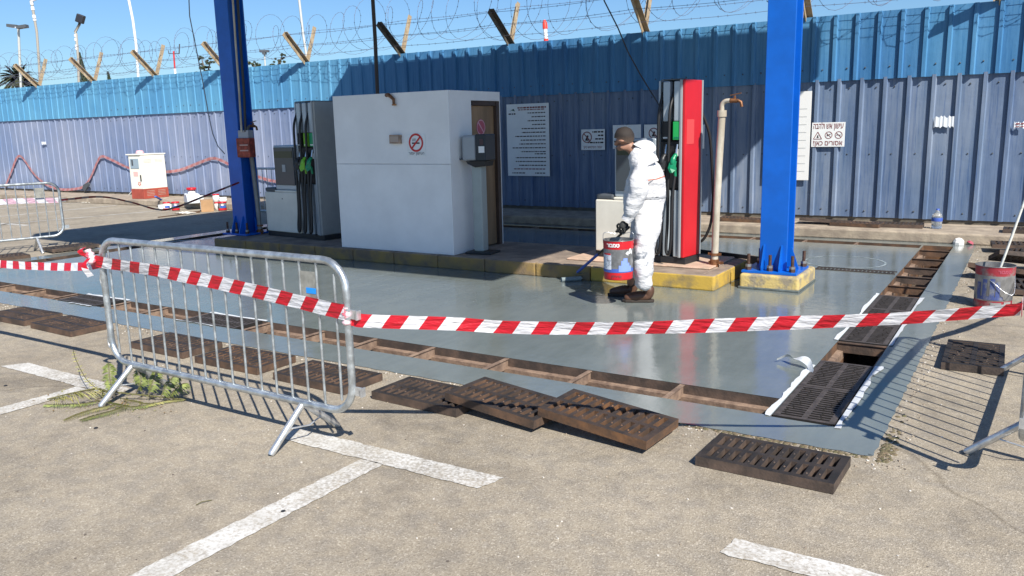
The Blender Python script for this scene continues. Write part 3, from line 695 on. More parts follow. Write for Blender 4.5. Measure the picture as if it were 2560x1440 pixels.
m = MB(); P2 = Plane((-3.8, 10.6, 0)); m.tube([P2(*p) for p in [(1490, -45), (1512, 5), (1545, 70), (1570, 130), (1600, 185), (1640, 250), (1690, 330)]], .009, 6)
tag(m.build('cable', CABLE, world=True), 'thin black cable slanting down across the fence top towards the red pump', 'cable')
P3 = Plane((-7.6, 10.6, 0))
t = thing('light_pole', 'thin dark lamp pole rising behind the white booth', 'lamp pole', (-7.9, 10.7, 0))
b = G(950, 575); m = MB(); P3 = Plane(b)
m.tube([b, P3(944, 240), P3(938, 100), P3(932, 0), P3(931, -30)], .034, 10); m.build('pole', mat('dark_brown_paint', (.06, .045, .04), .6), t, world=True)
m = MB(); m.box(P3(921, -12)+V(0, 0, .01), (.34, .22, .12), .3); m.build('lamp_head', BLACK, t, world=True, bevel=.02)
t['label'] = 'thin dark lamp pole rising behind the white booth'

# ------------------------------------------------------------------ pumps
def tubebez(p, n=16):
    out = []
    P_ = [Vector(q) for q in p]; P_ = [P_[0]*2-P_[1]]+P_+[P_[-1]*2-P_[-2]]
    for i in range(1, len(P_)-2):
        for k in range(n):
            t = k/n; a, b, c, d = P_[i-1:i+3]
            out.append(.5*((2*b)+(c-a)*t+(2*a-5*b+4*c-d)*t*t+(3*b-a-3*c+d)*t**3))
    out.append(P_[-2]); return out
def nozzle(t, x, z, colm, y=-.035):
    m = MB()
    m.tube(tubebez([(x, y, z-.12), (x, y-.015, z-.04), (x-.01, y-.05, z+.02), (x, y-.03, z+.09), (x+.01, y+.005, z+.12)], 4), [.017]*4+[.024]*4+[.032]*4+[.024]*4+[.014], 8)
    m.prism([(x-.035, y-.065, z+.05), (x-.045, y-.09, z-.03), (x-.02, y-.085, z-.08), (x, y-.05, z-.05), (x+.015, y-.05, z+.05)], (.028, 0, 0))
    o = m.build('nozzle', colm, t)
    s = MB(); s.cyl((x+.008, y+.0, z+.13), (x+.012, y+.02, z+.23), .013, .011, n=8); s.build('spout', STEEL, o)
    return o
def hose(t, pts, r=.018):
    m = MB(); m.tube(tubebez(pts, 8), r, 8); return m.build('hose', RUBBER, t)
def pump(name, label, p0, p1, side_mat, fins, labels, nozs, cab_mat, dep=.54, tx=.63):
    """p0,p1: front bottom corners on the island; local x along the front, y into depth"""
    d = p1-p0; W = d.length; rz = math.atan2(d.y, d.x)
    t = thing(name, label, 'fuel pump', tuple(p0), rz, 'fuel pumps on the island')
    H = 2.05; D = dep; TX = W*tx
    m = MB(); m.box2((-.012, .02, 0), (W+.012, D-.01, .075)); m.build('plinth', BLACK, t, bevel=.005)
    m = MB(); m.box2((0, 0, .076), (TX-.005, D-.03, .70)); m.box2((TX*.30, .004, .7005), (TX-.005, D-.04, .735)); m.build('lower_cabinet', cab_mat, t, bevel=.015, bseg=3)
    m = MB(); m.box2((.0, .012, .7008), (TX*.29, D-.04, .765)); m.build('cap', DGREY, t, bevel=.02)
    m = MB(); m.cyl((TX*.52, -.004, .60), (TX*.52, .002, .60), .010, n=10); m.build('lock', BLACK, t)
    # display head
    hx0, hx1, hz0, hz1 = TX*.30, TX-.03, .7365, 1.42
    m = MB(); m.box2((hx0, .035, hz0), (hx1, D-.06, hz1)); h = m.build('display_head', LGREY, t, bevel=.018, bseg=3)
    m = MB(); m.box2((hx0+.035, .012, hz0+.075), (hx1-.06, .034, hz1-.03)); f = m.build('screen_panel', mat('smoked_glass', (.05, .065, .08), .18), h, bevel=.006)
    m = MB(); m.box2((hx0+.055, .006, hz1-.19), (hx1-.08, .0115, hz1-.09)); m.build('lcd', mat('lcd_dark', (.02, .035, .02), .2), f)
    m = MB(); m.box2((hx0+.24, .005, hz0+.28), (hx0+.32, .0115, hz0+.39)); m.build('sticker', GREYP, f)
    # tower
    cx = W-TX; m = MB(); m.box2((TX+.01, .085, .076), (W-.042, D-.01, H-.01)); m.build('tower_core', BLACK, t)
    m = MB(); m.prism([(W-.04, .0, .076), (W-.04, .0, H), (W-.04, D, H), (W-.04, D, .076)], (.04, 0, 0)); m.build('side_panel', side_mat, t, bevel=.01)
    m = MB(); m.box2((W-.070, -.012, .076), (W-.0405, .10, H)); m.build('corner_trim', GREYP, t, bevel=.006)
    m = MB(); m.box2((TX+.005, .03, .076), (TX+.028, D-.02, H)); m.build('left_cheek', LGREY, t, bevel=.006)
    fw_ = (cx-.09)/(fins)
    for k in range(fins):
        xa = TX+.03+k*fw_+fw_*.34; xb = TX+.03+(k+1)*fw_-.004
        if k < len(labels):
            m = MB(); m.box2((xa, .0, 1.60), (xb, .084, H-.012)); m.build('upper_fin', LGREY, t, bevel=.012)
            m = MB(); m.box2((xa-.004, -.004, 1.40), (xb+.004, .084, 1.597)); lo = m.build('grade_label', labels[k], t, bevel=.004)
            m = MB(); m.box2((xa+.01, -.006, 1.415), (xb-.012, -.0045, 1.432)); m.build('grade_text', WHITE if labels[k] is not GRN else DGRN, lo)
        m = MB(); m.box2((xa+.006, .01, .078), (xb-.004, .084, .84)); m.build('lower_fin', LGREY, t, bevel=.012)
    m = MB(); m.box2((TX+.03, .03, .86), (W-.072, .086, 1.385)); m.build('nozzle_bay', BLACK, t, bevel=.01)
    for k in range(fins):
        x = TX+.03+k*fw_+fw_*.72
        nozzle(t, x, 1.12, nozs[k])
        m = MB(); m.box2((x-.018, -.01, 1.22), (x+.016, .012, 1.30)); m.build('nozzle_tag', PLW, t, bevel=.003)
        hx = TX+.03+k*fw_+fw_*.17
        hose(t, [(hx, .05, 1.92), (hx-.004, -.03, 1.72), (hx-.008, -.040, 1.45), (hx-.010, -.045, 1.0), (hx-.006, -.055, .5), (hx+.0, -.09, .18), (hx+.035, -.09, .13), (hx+.06, -.09, .3), (x-.01, -.08, .72), (x, -.045, 1.0)])
    m = MB(); m.box2((TX+.04, .02, H-.0), (W-.05, D-.05, H+.012)); m.build('top_plate', DGREY, t)
    return t, W, TX, D, H
p0 = G(1489, 641, IZ+.023); p1 = G(1708, 662, IZ+.023)
PR, W, TX, D, H = pump('fuel_pump', 'fuel pump with a bright red side panel beside the man in white', p0, p1, REDP, 2, [BLACK, GRN], [BLACK, DGRN], CREAM, .38, .70)
for c in PR.children:
    if c.name.startswith('side_panel'):
        m = MB(); m.box2((W+.0005, .03, 1.35), (W+.003, .20, 1.62)); m.build('pale_sticker', mat('pale_red_sticker', (.62, .06, .06), .5), c)
        m = MB(); m.box2((W-.01, D+.001, .076), (W+.001, D+.03, H)); m.build('edge_trim', GREYP, c)
hose(PR, [(W-.02, D+.04, 1.7), (W+.05, D+.10, 1.45), (W+.07, D+.14, 1.1), (W+.08, D+.16, .7), (W+.05, D+.16, .38), (W-.06, D+.13, .2), (W-.2, D+.1, .35)], .017)
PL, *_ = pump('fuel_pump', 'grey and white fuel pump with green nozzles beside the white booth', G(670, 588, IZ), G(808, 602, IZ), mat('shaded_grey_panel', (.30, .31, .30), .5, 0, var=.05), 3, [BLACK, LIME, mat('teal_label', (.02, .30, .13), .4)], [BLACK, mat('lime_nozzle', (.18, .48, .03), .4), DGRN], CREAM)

# ------------------------------------------------------------------ booth
BX0, BX1, BY0, BY1 = -8.20, -6.24, 8.44, 9.62; BH = 2.245
t = thing('white_booth', 'white painted panel booth with a brown door in its right side', 'booth', ((BX0+BX1)/2, (BY0+BY1)/2, IZ))
m = MB(); m.box2((BX0, BY0, IZ+.17*.0+.004), (BX1, BY0+.03, 1.3295)); m.box2((BX0, BY0, 1.333), (BX1, BY0+.03, BH)); m.build('front_panel', WHITEP, t, world=True, bevel=.004)
m = MB(); m.box2((BX0, BY0+.031, IZ+.004), (BX0+.03, BY1, BH)); m.box2((BX0+.03, BY1-.03, IZ+.004), (BX1-.04, BY1, BH)); m.box2((BX0+.03, BY0+.031, BH-.03), (BX1-.035, BY1-.031, BH-.002)); m.build('shell', WHITEP, t, world=True)
def SX(px, py): # point on the booth's right side plane
    d = ray(px, py); k = BX1/d.x; return Vector((0, 0, CAM_H))+d*k
dy0 = SX(1184, 450).y; dy1 = SX(1254, 450).y; dzt = SX(1218, 252).z
m = MB(); m.box2((BX1-.03, BY0+.031, IZ+.004), (BX1, dy0, BH)); m.box2((BX1-.03, dy1, IZ+.004), (BX1, BY1, BH)); m.box2((BX1-.03, dy0, dzt), (BX1, dy1, BH)); m.build('side_panel', WHITEP, t, world=True, bevel=.003)
m = MB(); m.box2((BX1-.10, dy0-.0, IZ+.01), (BX1-.04, dy0+.05, dzt-.002)); m.box2((BX1-.10, dy1-.07, IZ+.01), (BX1-.01, dy1, dzt-.002)); m.box2((BX1-.10, dy0+.05, dzt-.06), (BX1-.02, dy1-.07, dzt-.002)); m.build('door_frame', WOOD_F, t, world=True)
m = MB(); m.box2((BX1-.12, dy0+.051, IZ+.02), (BX1-.06, dy1-.071, dzt-.065)); dr = m.build('door', WOOD, t, world=True)
m = MB(); m.cyl((BX1-.06, dy0+.10, 1.15), (BX1-.01, dy0+.10, 1.15), .012, n=8).beam((BX1-.012, dy0+.09, 1.15), (BX1-.012, dy0+.22, 1.15), .02, .02); m.build('handle', STEEL, dr, world=True)
m = MB(); m.box2((BX0+.1, BY1-.2, IZ+.006), (BX1+.35, BY1-.16, IZ+.05))
cyc, czc = SX(1211, 318).y, SX(1211, 318).z
def disc(m, c, X, Z, r0, r1, n=28, thick=.003):
    c = Vector(c); X = Vector(X).normalized(); Z = Vector(Z).normalized(); N = X.cross(Z)
    a = [c+N*thick+(X*math.cos(2*math.pi*k/n)+Z*math.sin(2*math.pi*k/n))*r1 for k in range(n)]
    if r0 <= 0: m.add(a, [tuple(range(n))])
    else:
        b = [c+N*thick+(X*math.cos(2*math.pi*k/n)+Z*math.sin(2*math.pi*k/n))*r0 for k in range(n)]
        m.add(a+b, [(k, (k+1) % n, n+(k+1) % n, n+k) for k in range(n)])
def bar(m, c, X, Z, a, b, wd, thick=.0035):
    c = Vector(c); X = Vector(X).normalized(); Z = Vector(Z).normalized(); N = X.cross(Z)
    A = c+X*a[0]+Z*a[1]+N*thick; B = c+X*b[0]+Z*b[1]+N*thick; d = (B-A).normalized(); s = N.cross(d)*wd/2
    m.quad(A-s, B-s, B+s, A+s)
XR, UZ = Vector((1, 0, 0)), Vector((0, 0, 1)); YR = Vector((0, 1, 0))
c0 = Vector((BX1-.058, cyc, czc))
s_ = thing('round_sticker', 'round faded pink no smoking sticker on the brown booth door', 'sticker', tuple(c0))
m = MB(); disc(m, c0, YR, UZ, 0, .105, thick=.002); m.build('sticker_face', PINK, s_, world=True)
m = MB(); disc(m, c0, YR, UZ, .088, .10, thick=.0035); bar(m, c0, YR, UZ, (-.06, .065), (.06, -.065), .018); m.build('slash', mat('pale_pink', (.60, .35, .40), .5), s_, world=True)
# no smoking sign on the booth front
def sign_board(name, label, cat, corners_px, plane_y, mtl, thick=.012, group=None, skew=False):
    (x0, y0), (x1, y1) = corners_px
    A = FY(x0, (y0+y1)/2, plane_y); B = FY(x1, (y0+y1)/2, plane_y); xm = (x0+x1)/2
    zt = FY(xm, y0, plane_y).z; zb = FY(xm, y1, plane_y).z
    t = thing(name, label, cat, ((A.x+B.x)/2, plane_y, zb), 0, group)
    m = MB(); m.box2((A.x, plane_y, zb), (B.x, plane_y+thick, zt)); m.build('board', mtl, t, world=True, bevel=.002)
    return t, A.x, B.x, zb, zt
t, xa, xb, za, zb = sign_board('no_smoking_sign', 'white no smoking sign with a red ring on the booth front', 'sign', ((1018, 335), (1063, 390)), BY0-.008, WHITE, .007)
c = Vector(((xa+xb)/2, BY0-.008, (za+zb)/2+.03)); r = (xb-xa)*.40
m = MB(); disc(m, c, XR, UZ, r*.78, r); bar(m, c, XR, UZ, (r*.62, r*.62), (-r*.62, -r*.62), r*.2, .004); m.build('red_ring', RINGR, t, world=True)
m = MB(); bar(m, c, XR, UZ, (-.55*r, -.05*r), (.5*r, -.05*r), .018, .0032)
for q in range(3): bar(m, c, XR, UZ, ((-.45+.16*q)*r, .15*r), ((-.38+.16*q)*r, .45*r), .006, .0032)
m.build('cigarette', INK, t, world=True)
text_mesh('caption', heb('העישון אסור'), INK, t, ((xa+xb)/2, BY0-.008, za+.033), XR, UZ, .05, (xb-xa)*.86)
t, xa, xb, za, zb = sign_board('small_box', 'small weathered tan box on the booth front left of the no smoking sign', 'box', ((973, 337), (998, 359)), BY0-.055, mat('tan_plastic', (.34, .24, .18), .6, 0, var=.3, vs=20), .054)
m = MB(); m.box2((xa+.015, BY0-.057, za+.02), (xb-.015, BY0-.0555, zb-.02)); m.build('label', mat('pale_tan', (.42, .33, .27), .6), t, world=True)
a = FY(962, 238, BY0-.03); b = FY(984, 252, BY0-.03)
t = thing('pipe_bracket', 'short rusty bent pipe bracket on the top edge of the booth', 'bracket', tuple(b))
m = MB(); m.tube([a+V(0, .03, 0), a+V(.06, 0, .005), b+V(0, 0, .02), b+V(0, 0, -.045)], [.025, .024, .02, .018], 8); m.build('bent_pipe', BRASS, t, world=True)
m = MB(); m.beam(b+V(-.02, .0, -.05), b+V(.03, .0, -.05), .03, .02); m.build('clamp', mat('orange_rust', (.35, .16, .06), .7), t, world=True)

# card terminal on its post
TX0 = -6.03
t = thing('payment_terminal', 'black payment terminal with a grey hood on a pale post by the booth door', 'payment terminal', (TX0, 8.76, IZ), R(8))
m = MB(); m.box2((-.17, -.14, 0), (.20, .16, .03)); m.build('foot_plate', BLACK, t, bevel=.006)
m = MB(); m.box2((-.075, -.07, .03), (.065, .09, 1.17)); m.build('post', mat('pale_grey_green', (.34, .38, .36), .5, 0, var=.05), t, bevel=.02, bseg=3)
m = MB(); m.box2((-.18, -.12, 1.20), (.02, .16, 1.52)); m.build('hood', GREYP, t, bevel=.03, bseg=3)
m = MB(); m.prism([(.021, -.13, 1.20), (.021, -.13, 1.53), (.021, .17, 1.53), (.021, .17, 1.20)], (.14, 0, 0)); k_ = m.build('terminal_body', mat('navy_black_plastic', (.012, .020, .030), .35), t, bevel=.012)
m = MB(); m.prism([(-.12, -.12, 1.195), (.16, -.12, 1.195), (.13, -.10, 1.13), (0, -.10, 1.115), (-.10, -.12, 1.16)], (0, .24, 0)); m.build('tray', BLACK, t)
m = MB(); m.box2((.07, -.1345, 1.30), (.15, -.1305, 1.38)); m.build('white_label', PLW, k_)
m = MB(); m.box2((.085, -.1345, 1.40), (.135, -.1305, 1.47)); m.build('keypad', mat('dark_maroon', (.06, .03, .035), .5), k_)
m = MB(); m.box2((-.26, -.10, 1.21), (-.17, .0, 1.23)); m.build('bracket', DGREY, t)

# standpipes with taps
def standpipe(label, bx, by, zt, r, lean, side=1, dk=PIPE):
    t = thing('standpipe', label, 'standpipe', (bx, by, IZ))
    m = MB(); top = V(lean, .0, zt); m.tube([(0, 0, 0), (lean*.15, 0, zt*.3), (lean*.5, 0, zt*.65), top], r, 12)
    m.tube([top, top+V(0, 0, .07)], r*1.28, 12)
    m.build('pipe', dk, t)
    m = MB(); a = top+V(0, 0, .07); m.tube(tubebez([a, a+V(.0, 0, .06), a+V(.035*side, 0, .095), a+V(.10*side, -.01, .10)], 5), r*.62, 10)
    m.build('bend', dk, t)
    m = MB(); q = a+V(.09*side, -.01, .10)
    m.cyl(q, q+V(.08*side, 0, -.005), .026, .022, n=10); m.cyl(q+V(.05*side, 0, 0), q+V(.05*side, 0, .05), .014, n=8); m.tube([q+V(.08*side, 0, 0), q+V(.12*side, 0, -.02), q+V(.13*side, 0, -.07)], .017, 8)
    m.beam(q+V(.0, 0, .055), q+V(.12*side, 0, .075), .022, .010); m.build('tap', BRASS, t)
    m = MB(); m.cyl((0, 0, .13), (0, 0, .155), r*1.35, n=12); m.beam((-.075, 0, .142), (.075, 0, .142), .014, .03); m.cyl((0, 0, 0), (0, 0, .085), r*1.3, n=12); m.beam((-.06, -.02, .05), (.11, -.03, .05), .02, .03)
    m.build('pipe_clamp', BRASS, t)
    return t
q = G(1786, 666, IZ)
sp = standpipe('pale dusty standpipe with a rusty tap right of the red pump', q.x, q.y, 1.66, .040, .045)
q = G(651, 585, IZ)
standpipe('grey standpipe with a tap between the shaded blue column and the left pump', q.x, q.y, 1.56, .036, -.085, 1, mat('shade_toned_pipe', (.24, .24, .23), .65, .1, var=.2))  # pipe colour darkened to stand for the canopy shade

# ------------------------------------------------------------------ fence signs
FP_ = FD-.050
def lines_on(t, xa, xb, rows, mtl, y=FP_, seed=0, name='printed_lines'):
    rr = random.Random(seed); m = MB()
    for z, l, r_, h in rows:   # word-like dashes
        x = r_
        while x > l:
            w_ = rr.uniform(.025, .075); m.quad((max(l, x-w_), y-.003, z-h/2), (x, y-.003, z-h/2), (x, y-.003, z+h/2), (max(l, x-w_), y-.003, z+h/2)); x -= w_+.014
    return m.build(name, mtl, t, world=True)
t, xa, xb, za, zb = sign_board('notice_board', 'large printed notice on the shaded fence right of the booth', 'notice', ((1268, 259), (1373, 440)), FP_, WHITE, .006)
hh = zb-za; ww = xb-xa; rr = random.Random(4)
lines_on(t, xa, xb, [(zb-.075, xa+ww*.27, xb-.06, .030)], INKR, seed=1, name='heading'); lines_on(t, xa, xb, [(zb-.115, xa+ww*.28, xb-.10, .018)], INKR, seed=2, name='heading')
rows = [(zb-.18-.075*k, xa+ww*l, xb-.08, .020) for k, l in enumerate([.5, .6, .5, .6, .36, .36, .2, .33, .3, .12, .33])]+[(za+hh*.31-.075*k, xa+ww*l, xb-.08, .020) for k, l in enumerate([.66, .2, .2, .28])]
lines_on(t, xa, xb, [r for r in rows if r[0] > za+.06], INK, seed=3); lines_on(t, xa, xb, [(za+.14, xa+ww*.14, xb-.10, .02)], INKR, seed=5, name='red_line'); lines_on(t, xa, xb, [(za+.06, xa+ww*.1, xa+ww*.42, .02), (za+.06, xa+ww*.66, xb-.1, .02)], INK, seed=6)
m = MB(); lx = xa+.07; m.prism([(lx, FP_-.003, zb-.14), (lx+.10, FP_-.003, zb-.09), (lx+.13, FP_-.003, zb-.14), (lx+.06, FP_-.003, zb-.12)], (0, -.001, 0)); m.build('emblem', mat('dark_green_ink', (.02, .10, .05), .5), t, world=True)
lines_on(t, xa, xb, [(zb-.19, xa+.05, xa+.21, .026)], INK, seed=7, name='emblem_caption')
def ring_sign(label, px, circ=True, rows=(), seed=0, cx=.25, group='small warning signs along the fence'):
    t, xa, xb, za, zb = sign_board('warning_sign', label, 'sign', px, FP_, WHITE, .006, group); h = zb-za; w_ = xb-xa
    c = Vector((xa+w_*cx, FP_, za+h*.62)); r = min(h*.27, w_*.23)
    m = MB(); disc(m, c, XR, UZ, r*.83, r, thick=.003); bar(m, c, XR, UZ, (-r*.66, r*.66), (r*.66, -r*.66), r*.16); m.build('prohibition_ring', INKR, t, world=True)
    m = MB(); bar(m, c, XR, UZ, (-r*.15, -r*.5), (r*.2, r*.3), r*.34, .0028); bar(m, c, XR, UZ, (-r*.35, -r*.5), (r*.4, -r*.5), r*.25, .0029); m.build('pictogram', INK, t, world=True)
    lines_on(t, xa, xb, [(za+h*a, xa+w_*l, xb-w_*.06, h*.07) for a, l in rows], INK, seed=seed)
    return t, xa, xb, za, zb
t, xa, xb, za, zb = ring_sign('small prohibition sign on the shaded fence between the notice and the man', ((1453, 323), (1512, 375)), rows=((.87, .48), (.70, .72), (.53, .6), (.36, .30)), seed=11)
text_mesh('caption', heb('אסור השימוש כאן'), INKR, t, ((xa+xb)/2, FP_, za+(zb-za)*.14), XR, UZ, .07, (xb-xa)*.78)
ring_sign('pale sign on the shaded fence just behind the head of the man', ((1532, 312), (1602, 372)), rows=((.30, .3),), seed=12, cx=.3)
ring_sign('prohibition sign half hidden behind the left edge of the red pump', ((1610, 311), (1664, 368)), rows=((.25, .2),), seed=13, cx=.45)
sign_board('warning_sign', 'sliver of a pale sign showing right of the red pump', 'sign', ((1712, 312), (1761, 372)), FP_, WHITE, .006, 'small warning signs along the fence')
t, xa, xb, za, zb = sign_board('warning_sign', 'white Hebrew sign with a triangle and two crossed rings right of the sunlit column', 'sign', ((2029, 306), (2112, 367)), FP_-.006, WHITE, .01, 'small warning signs along the fence')
y = FP_-.006; w_ = xb-xa; h = zb-za
text_mesh('heading', heb('עישון אש ולהבה'), INKR, t, ((xa+xb)/2, y, zb-h*.15), XR, UZ, .13, w_*.90, bold=.001)
text_mesh('caption', heb('אסורים כאן!'), INKR, t, ((xa+xb)/2, y, za+h*.15), XR, UZ, .11, w_*.88, bold=.001)
r = h*.15
for k, cx in enumerate((.82, .52)):
    c = Vector((xa+w_*cx, y, za+h*.48)); m = MB(); disc(m, c, XR, UZ, r*.84, r); bar(m, c, XR, UZ, (-r*.66, r*.66), (r*.66, -r*.66), r*.14); m.build('prohibition_ring', INKR, t, world=True)
    m = MB()
    if k == 0: bar(m, c, XR, UZ, (-r*.7, 0), (r*.6, 0), r*.14, .003)
    else: bar(m, c, XR, UZ, (-r*.45, -r*.25), (r*.5, r*.3), r*.2, .003); bar(m, c, XR, UZ, (-r*.5, .1*r), (0, 0), r*.16, .003)
    m.build('pictogram', INK, t, world=True)
c = Vector((xa+w_*.19, y, za+h*.46)); m = MB(); T = [(-r*1.1, -r*.9), (r*1.1, -r*.9), (0, r*1.05)]
for k in range(3): bar(m, c, XR, UZ, T[k], T[(k+1) % 3], r*.17, .003+.0003*k)
m.build('triangle', INKR, t, world=True)
m = MB(); bar(m, c, XR, UZ, (-r*.3, -r*.5), (r*.3, -r*.5), r*.15, .003); bar(m, c, XR, UZ, (0, -r*.42), (r*.05, r*.15), r*.3, .0031); m.build('flame', INK, t, world=True)
t, xa, xb, za, zb = sign_board('notice_board', 'tall white board on the fence behind the sunlit blue column', 'notice', ((1915, 230), (2025, 450)), FP_-.02, PLW, .012)
rule = MB()
for k in range(9): z = za+(zb-za)*(.10+.088*k); rule.quad((xb-.42, FP_-.023, z), (xb-.06, FP_-.023, z), (xb-.06, FP_-.023, z+.006), (xb-.42, FP_-.023, z+.006))
rule.build('ruled_lines', mat('pale_grey_ink', (.45, .46, .46), .6), t, world=True)
def paper(label, px, seed, torn=False):
    (x0, y0), (x1, y1) = px; t = thing('paper_sheet', label, 'paper', tuple(FY((x0+x1)/2, y1, FP_)), 0, 'papers pasted on the fence')
    m = MB(); n = 12; A = FY(x0, (y0+y1)/2, FP_); B = FY(x1, (y0+y1)/2, FP_); zt = FY(x1, y0, FP_).z; zb_ = FY(x0, y1, FP_).z; rr = random.Random(seed); L = []; U = []
    for k in range(n+1):
        x = A.x+(B.x-A.x)*k/n; yy = FP_-.004-.010*abs(math.sin(k*1.9)); L.append(V(x, yy, zb_+rr.uniform(0, .035))); U.append(V(x, yy, zt-rr.uniform(0, .04)))
    for k in range(n): m.quad(L[k], L[k+1], U[k+1], U[k])
    m.build('sheet', mat('pasted_paper', (.70, .74, .78), .8), t, world=True)
    return t, A, B, zb_, zt
paper('crumpled white paper pasted over the ribs on the right part of the fence', ((2335, 288), (2385, 321)), 1)
t, A, B, za, zb = paper('small printed paper at the right end of the fence', ((2533, 302), (2566, 323)), 2); lines_on(t, A.x, B.x, [(zb-.04, A.x+.03, B.x-.03, .02), (zb-.08, A.x+.03, B.x-.03, .014)], INKR, y=FP_-.016, seed=3)
paper('tiny white paper on the far left of the fence', ((104, 353), (116, 363)), 3)

# old faded tape strung along the fence at the left
def tape(name, label, pts, mtl=TAPE, wd=.075, group='red and white barrier tapes', twist=None, uoff=0.0, n=10, wob=.006, up=(0, 0, 1)):
    C = tubebez(pts, n); m = MB(); L = []; Q = []; U = Vector(up)
    for k, p in enumerate(C):
        a = twist[0]+(twist[1]-twist[0])*k/len(C) if twist else 0.0
        d = (C[min(k+1, len(C)-1)]-C[max(k-1, 0)]).normalized(); s = d.cross(U).normalized(); u_ = s.cross(d).normalized()
        a += .25*noise.noise(p*1.3); v_ = (u_*math.cos(a)+s*math.sin(a))*wd/2; j = s*wob*noise.noise(p*6)
        L.append(p-v_+j); Q.append(p+v_-j)
    # three rows so that the film can fold a little
    Mi = [(a+b)/2+(a-b).cross(V(1, 0, 0)).normalized()*.006*noise.noise(a*5) for a, b in zip(L, Q)]
    us = [uoff]
    for k in range(1, len(C)): us.append(us[-1]+(C[k]-C[k-1]).length)
    m.ribbon(L, Mi, uoff, wd/2, us=us)
    b = len(m.f); m.ribbon(Mi, Q, uoff, wd, us=us)
    for f in range(b, len(m.f)):
        q = m.uv[f]; m.uv[f] = [(q[0][0], wd/2), (q[1][0], wd/2), (q[2][0], wd), (q[3][0], wd)]
    o = m.build(name, mtl, world=True); tag(o, label, 'barrier tape', group); return o
pl = [(12, 468), (28, 430), (40, 398), (50, 390), (62, 402), (85, 435), (110, 458), (135, 470), (165, 474), (200, 470), (215, 460), (228, 440), (243, 405), (254, 391), (275, 398), (325, 421), (370, 428), (408, 430), (450, 425), (495, 408), (530, 396), (555, 402), (575, 412), (640, 440), (680, 452), (720, 458)]
tape('barrier_tape', 'faded pink tape drooping in zigzags along the left part of the fence', [FY(x, y, FD-.06) for x, y in pl], TAPE_OLD, .075, n=4)
t = thing('cloth_rag', 'dark rag hanging from the faded pink tape on the fence', 'rag', tuple(FY(215, 478, FD-.1)))
m = MB(); pp = [FY(x, y, FD-.09) for x, y in [(222, 455), (210, 462), (208, 470), (214, 479), (219, 470), (226, 461)]]; m.prism(pp, (0, -.03, 0)); m.build('cloth', mat('dark_rag', (.07, .08, .09), .9), t, world=True)

# ------------------------------------------------------------------ crowd barriers
def rrect(x0, x1, z0, z1, r, n=6):
    pts = []
    for cx, cz, a0 in ((x1-r, z0+r, -90), (x1-r, z1-r, 0), (x0+r, z1-r, 90), (x0+r, z0+r, 180)):
        for k in range(n+1):
            a = R(a0+90*k/n); pts.append((cx+r*math.cos(a), 0, cz+r*math.sin(a)))
    return pts
def make_barrier(plate=True, plate_x=None, L=2.28):
    t = thing('crowd_barrier', '-', 'barrier', (0, 0, 0), 0, 'steel crowd barriers round the wet floor')
    m = MB(); m.tube(rrect(0, L, .235, 1.085, .16), .0215, 12, closed=True); m.build('frame', GALV, t)
    for k in range(17):
        x = .085+(L-.17)*k/16; zt = 1.068; zb = .25
        if k in (0, 16): zt -= .055; zb += .05
        m = MB(); m.cyl((x, 0, zb), (x, 0, zt), .0075, n=8, cap=False); m.build('bar', GALV, t)
    for x in (.22, L-.40):
        g = MB(); g.box((x, 0, .222), (.06, .05, .03))
        for s in (-1, 1):
            m = MB(); m.tube([(x, .010*s, .222), (x, .255*s, .014), (x, .262*s, .006)], [.0195, .0205, .016], 10); m.build('leg', GALV_L, t)
        m = MB(); m.tube([(x, -.16, .12), (x+.04, 0, .105), (x, .16, .12)], .005, 6); m.build('leg_brace', GALV_L, t)
    for z in (.80, .37):
        m = MB(); m.box((L+.045, 0, z), (.06, .008, .05)); m.box((L+.076, 0, z), (.008, .035, .05)); m.build('hook', GALV_L, t)
        m = MB(); m.tube([(0, 0, z+.05), (-.035, 0, z+.045), (-.05, 0, z), (-.035, 0, z-.045), (0, 0, z-.05)], .006, 6); m.build('loop', GALV_L, t)
    if plate:
        px_ = plate_x if plate_x is not None else .085+(L-.17)*14.5/16
        m = MB(); m.box((px_, -.002, .935), (.118, .003, .155)); p = m.build('plate', mat('scratched_plate', (.30, .30, .27), .5, .2, var=.2, vs=20), t)
        m = MB(); m.box((px_+.02, -.0045, .905), (.075, .0015, .032)); m.build('blue_tag', mat('bright_blue_tag', (.01, .27, .80), .4), p)
    return t
def put(t, P0, P1, label, zr=0):
    d = Vector(P1)-Vector(P0); t.location = (P0[0], P0[1], zr); t.rotation_euler = (0, 0, math.atan2(d.y, d.x)); t['label'] = label; return t
B1 = make_barrier(); 
B2 = copy_tree(B1); B3 = copy_tree(B1); B4 = copy_tree(B1)
put(B1, (-5.345, 3.19, 0), (-3.07, 3.165, 0), 'nearest galvanised crowd barrier, with tape wrapped across its bars')
put(B2, (-13.84, 5.12, 0), (-13.22, 7.32, 0), 'crowd barrier at the left edge of the photo, before the far parking bays')
put(B3, (.155, 6.62, 0), (.055, 4.34, 0), 'crowd barrier at the right edge, casting its barred shadow on the grey floor')
q0 = FY(600, 431, 11.3); put(B4, (-13.9, 11.4, 0), (-11.63, 11.45, 0), 'crowd barrier standing behind the shaded blue column and the left pump')

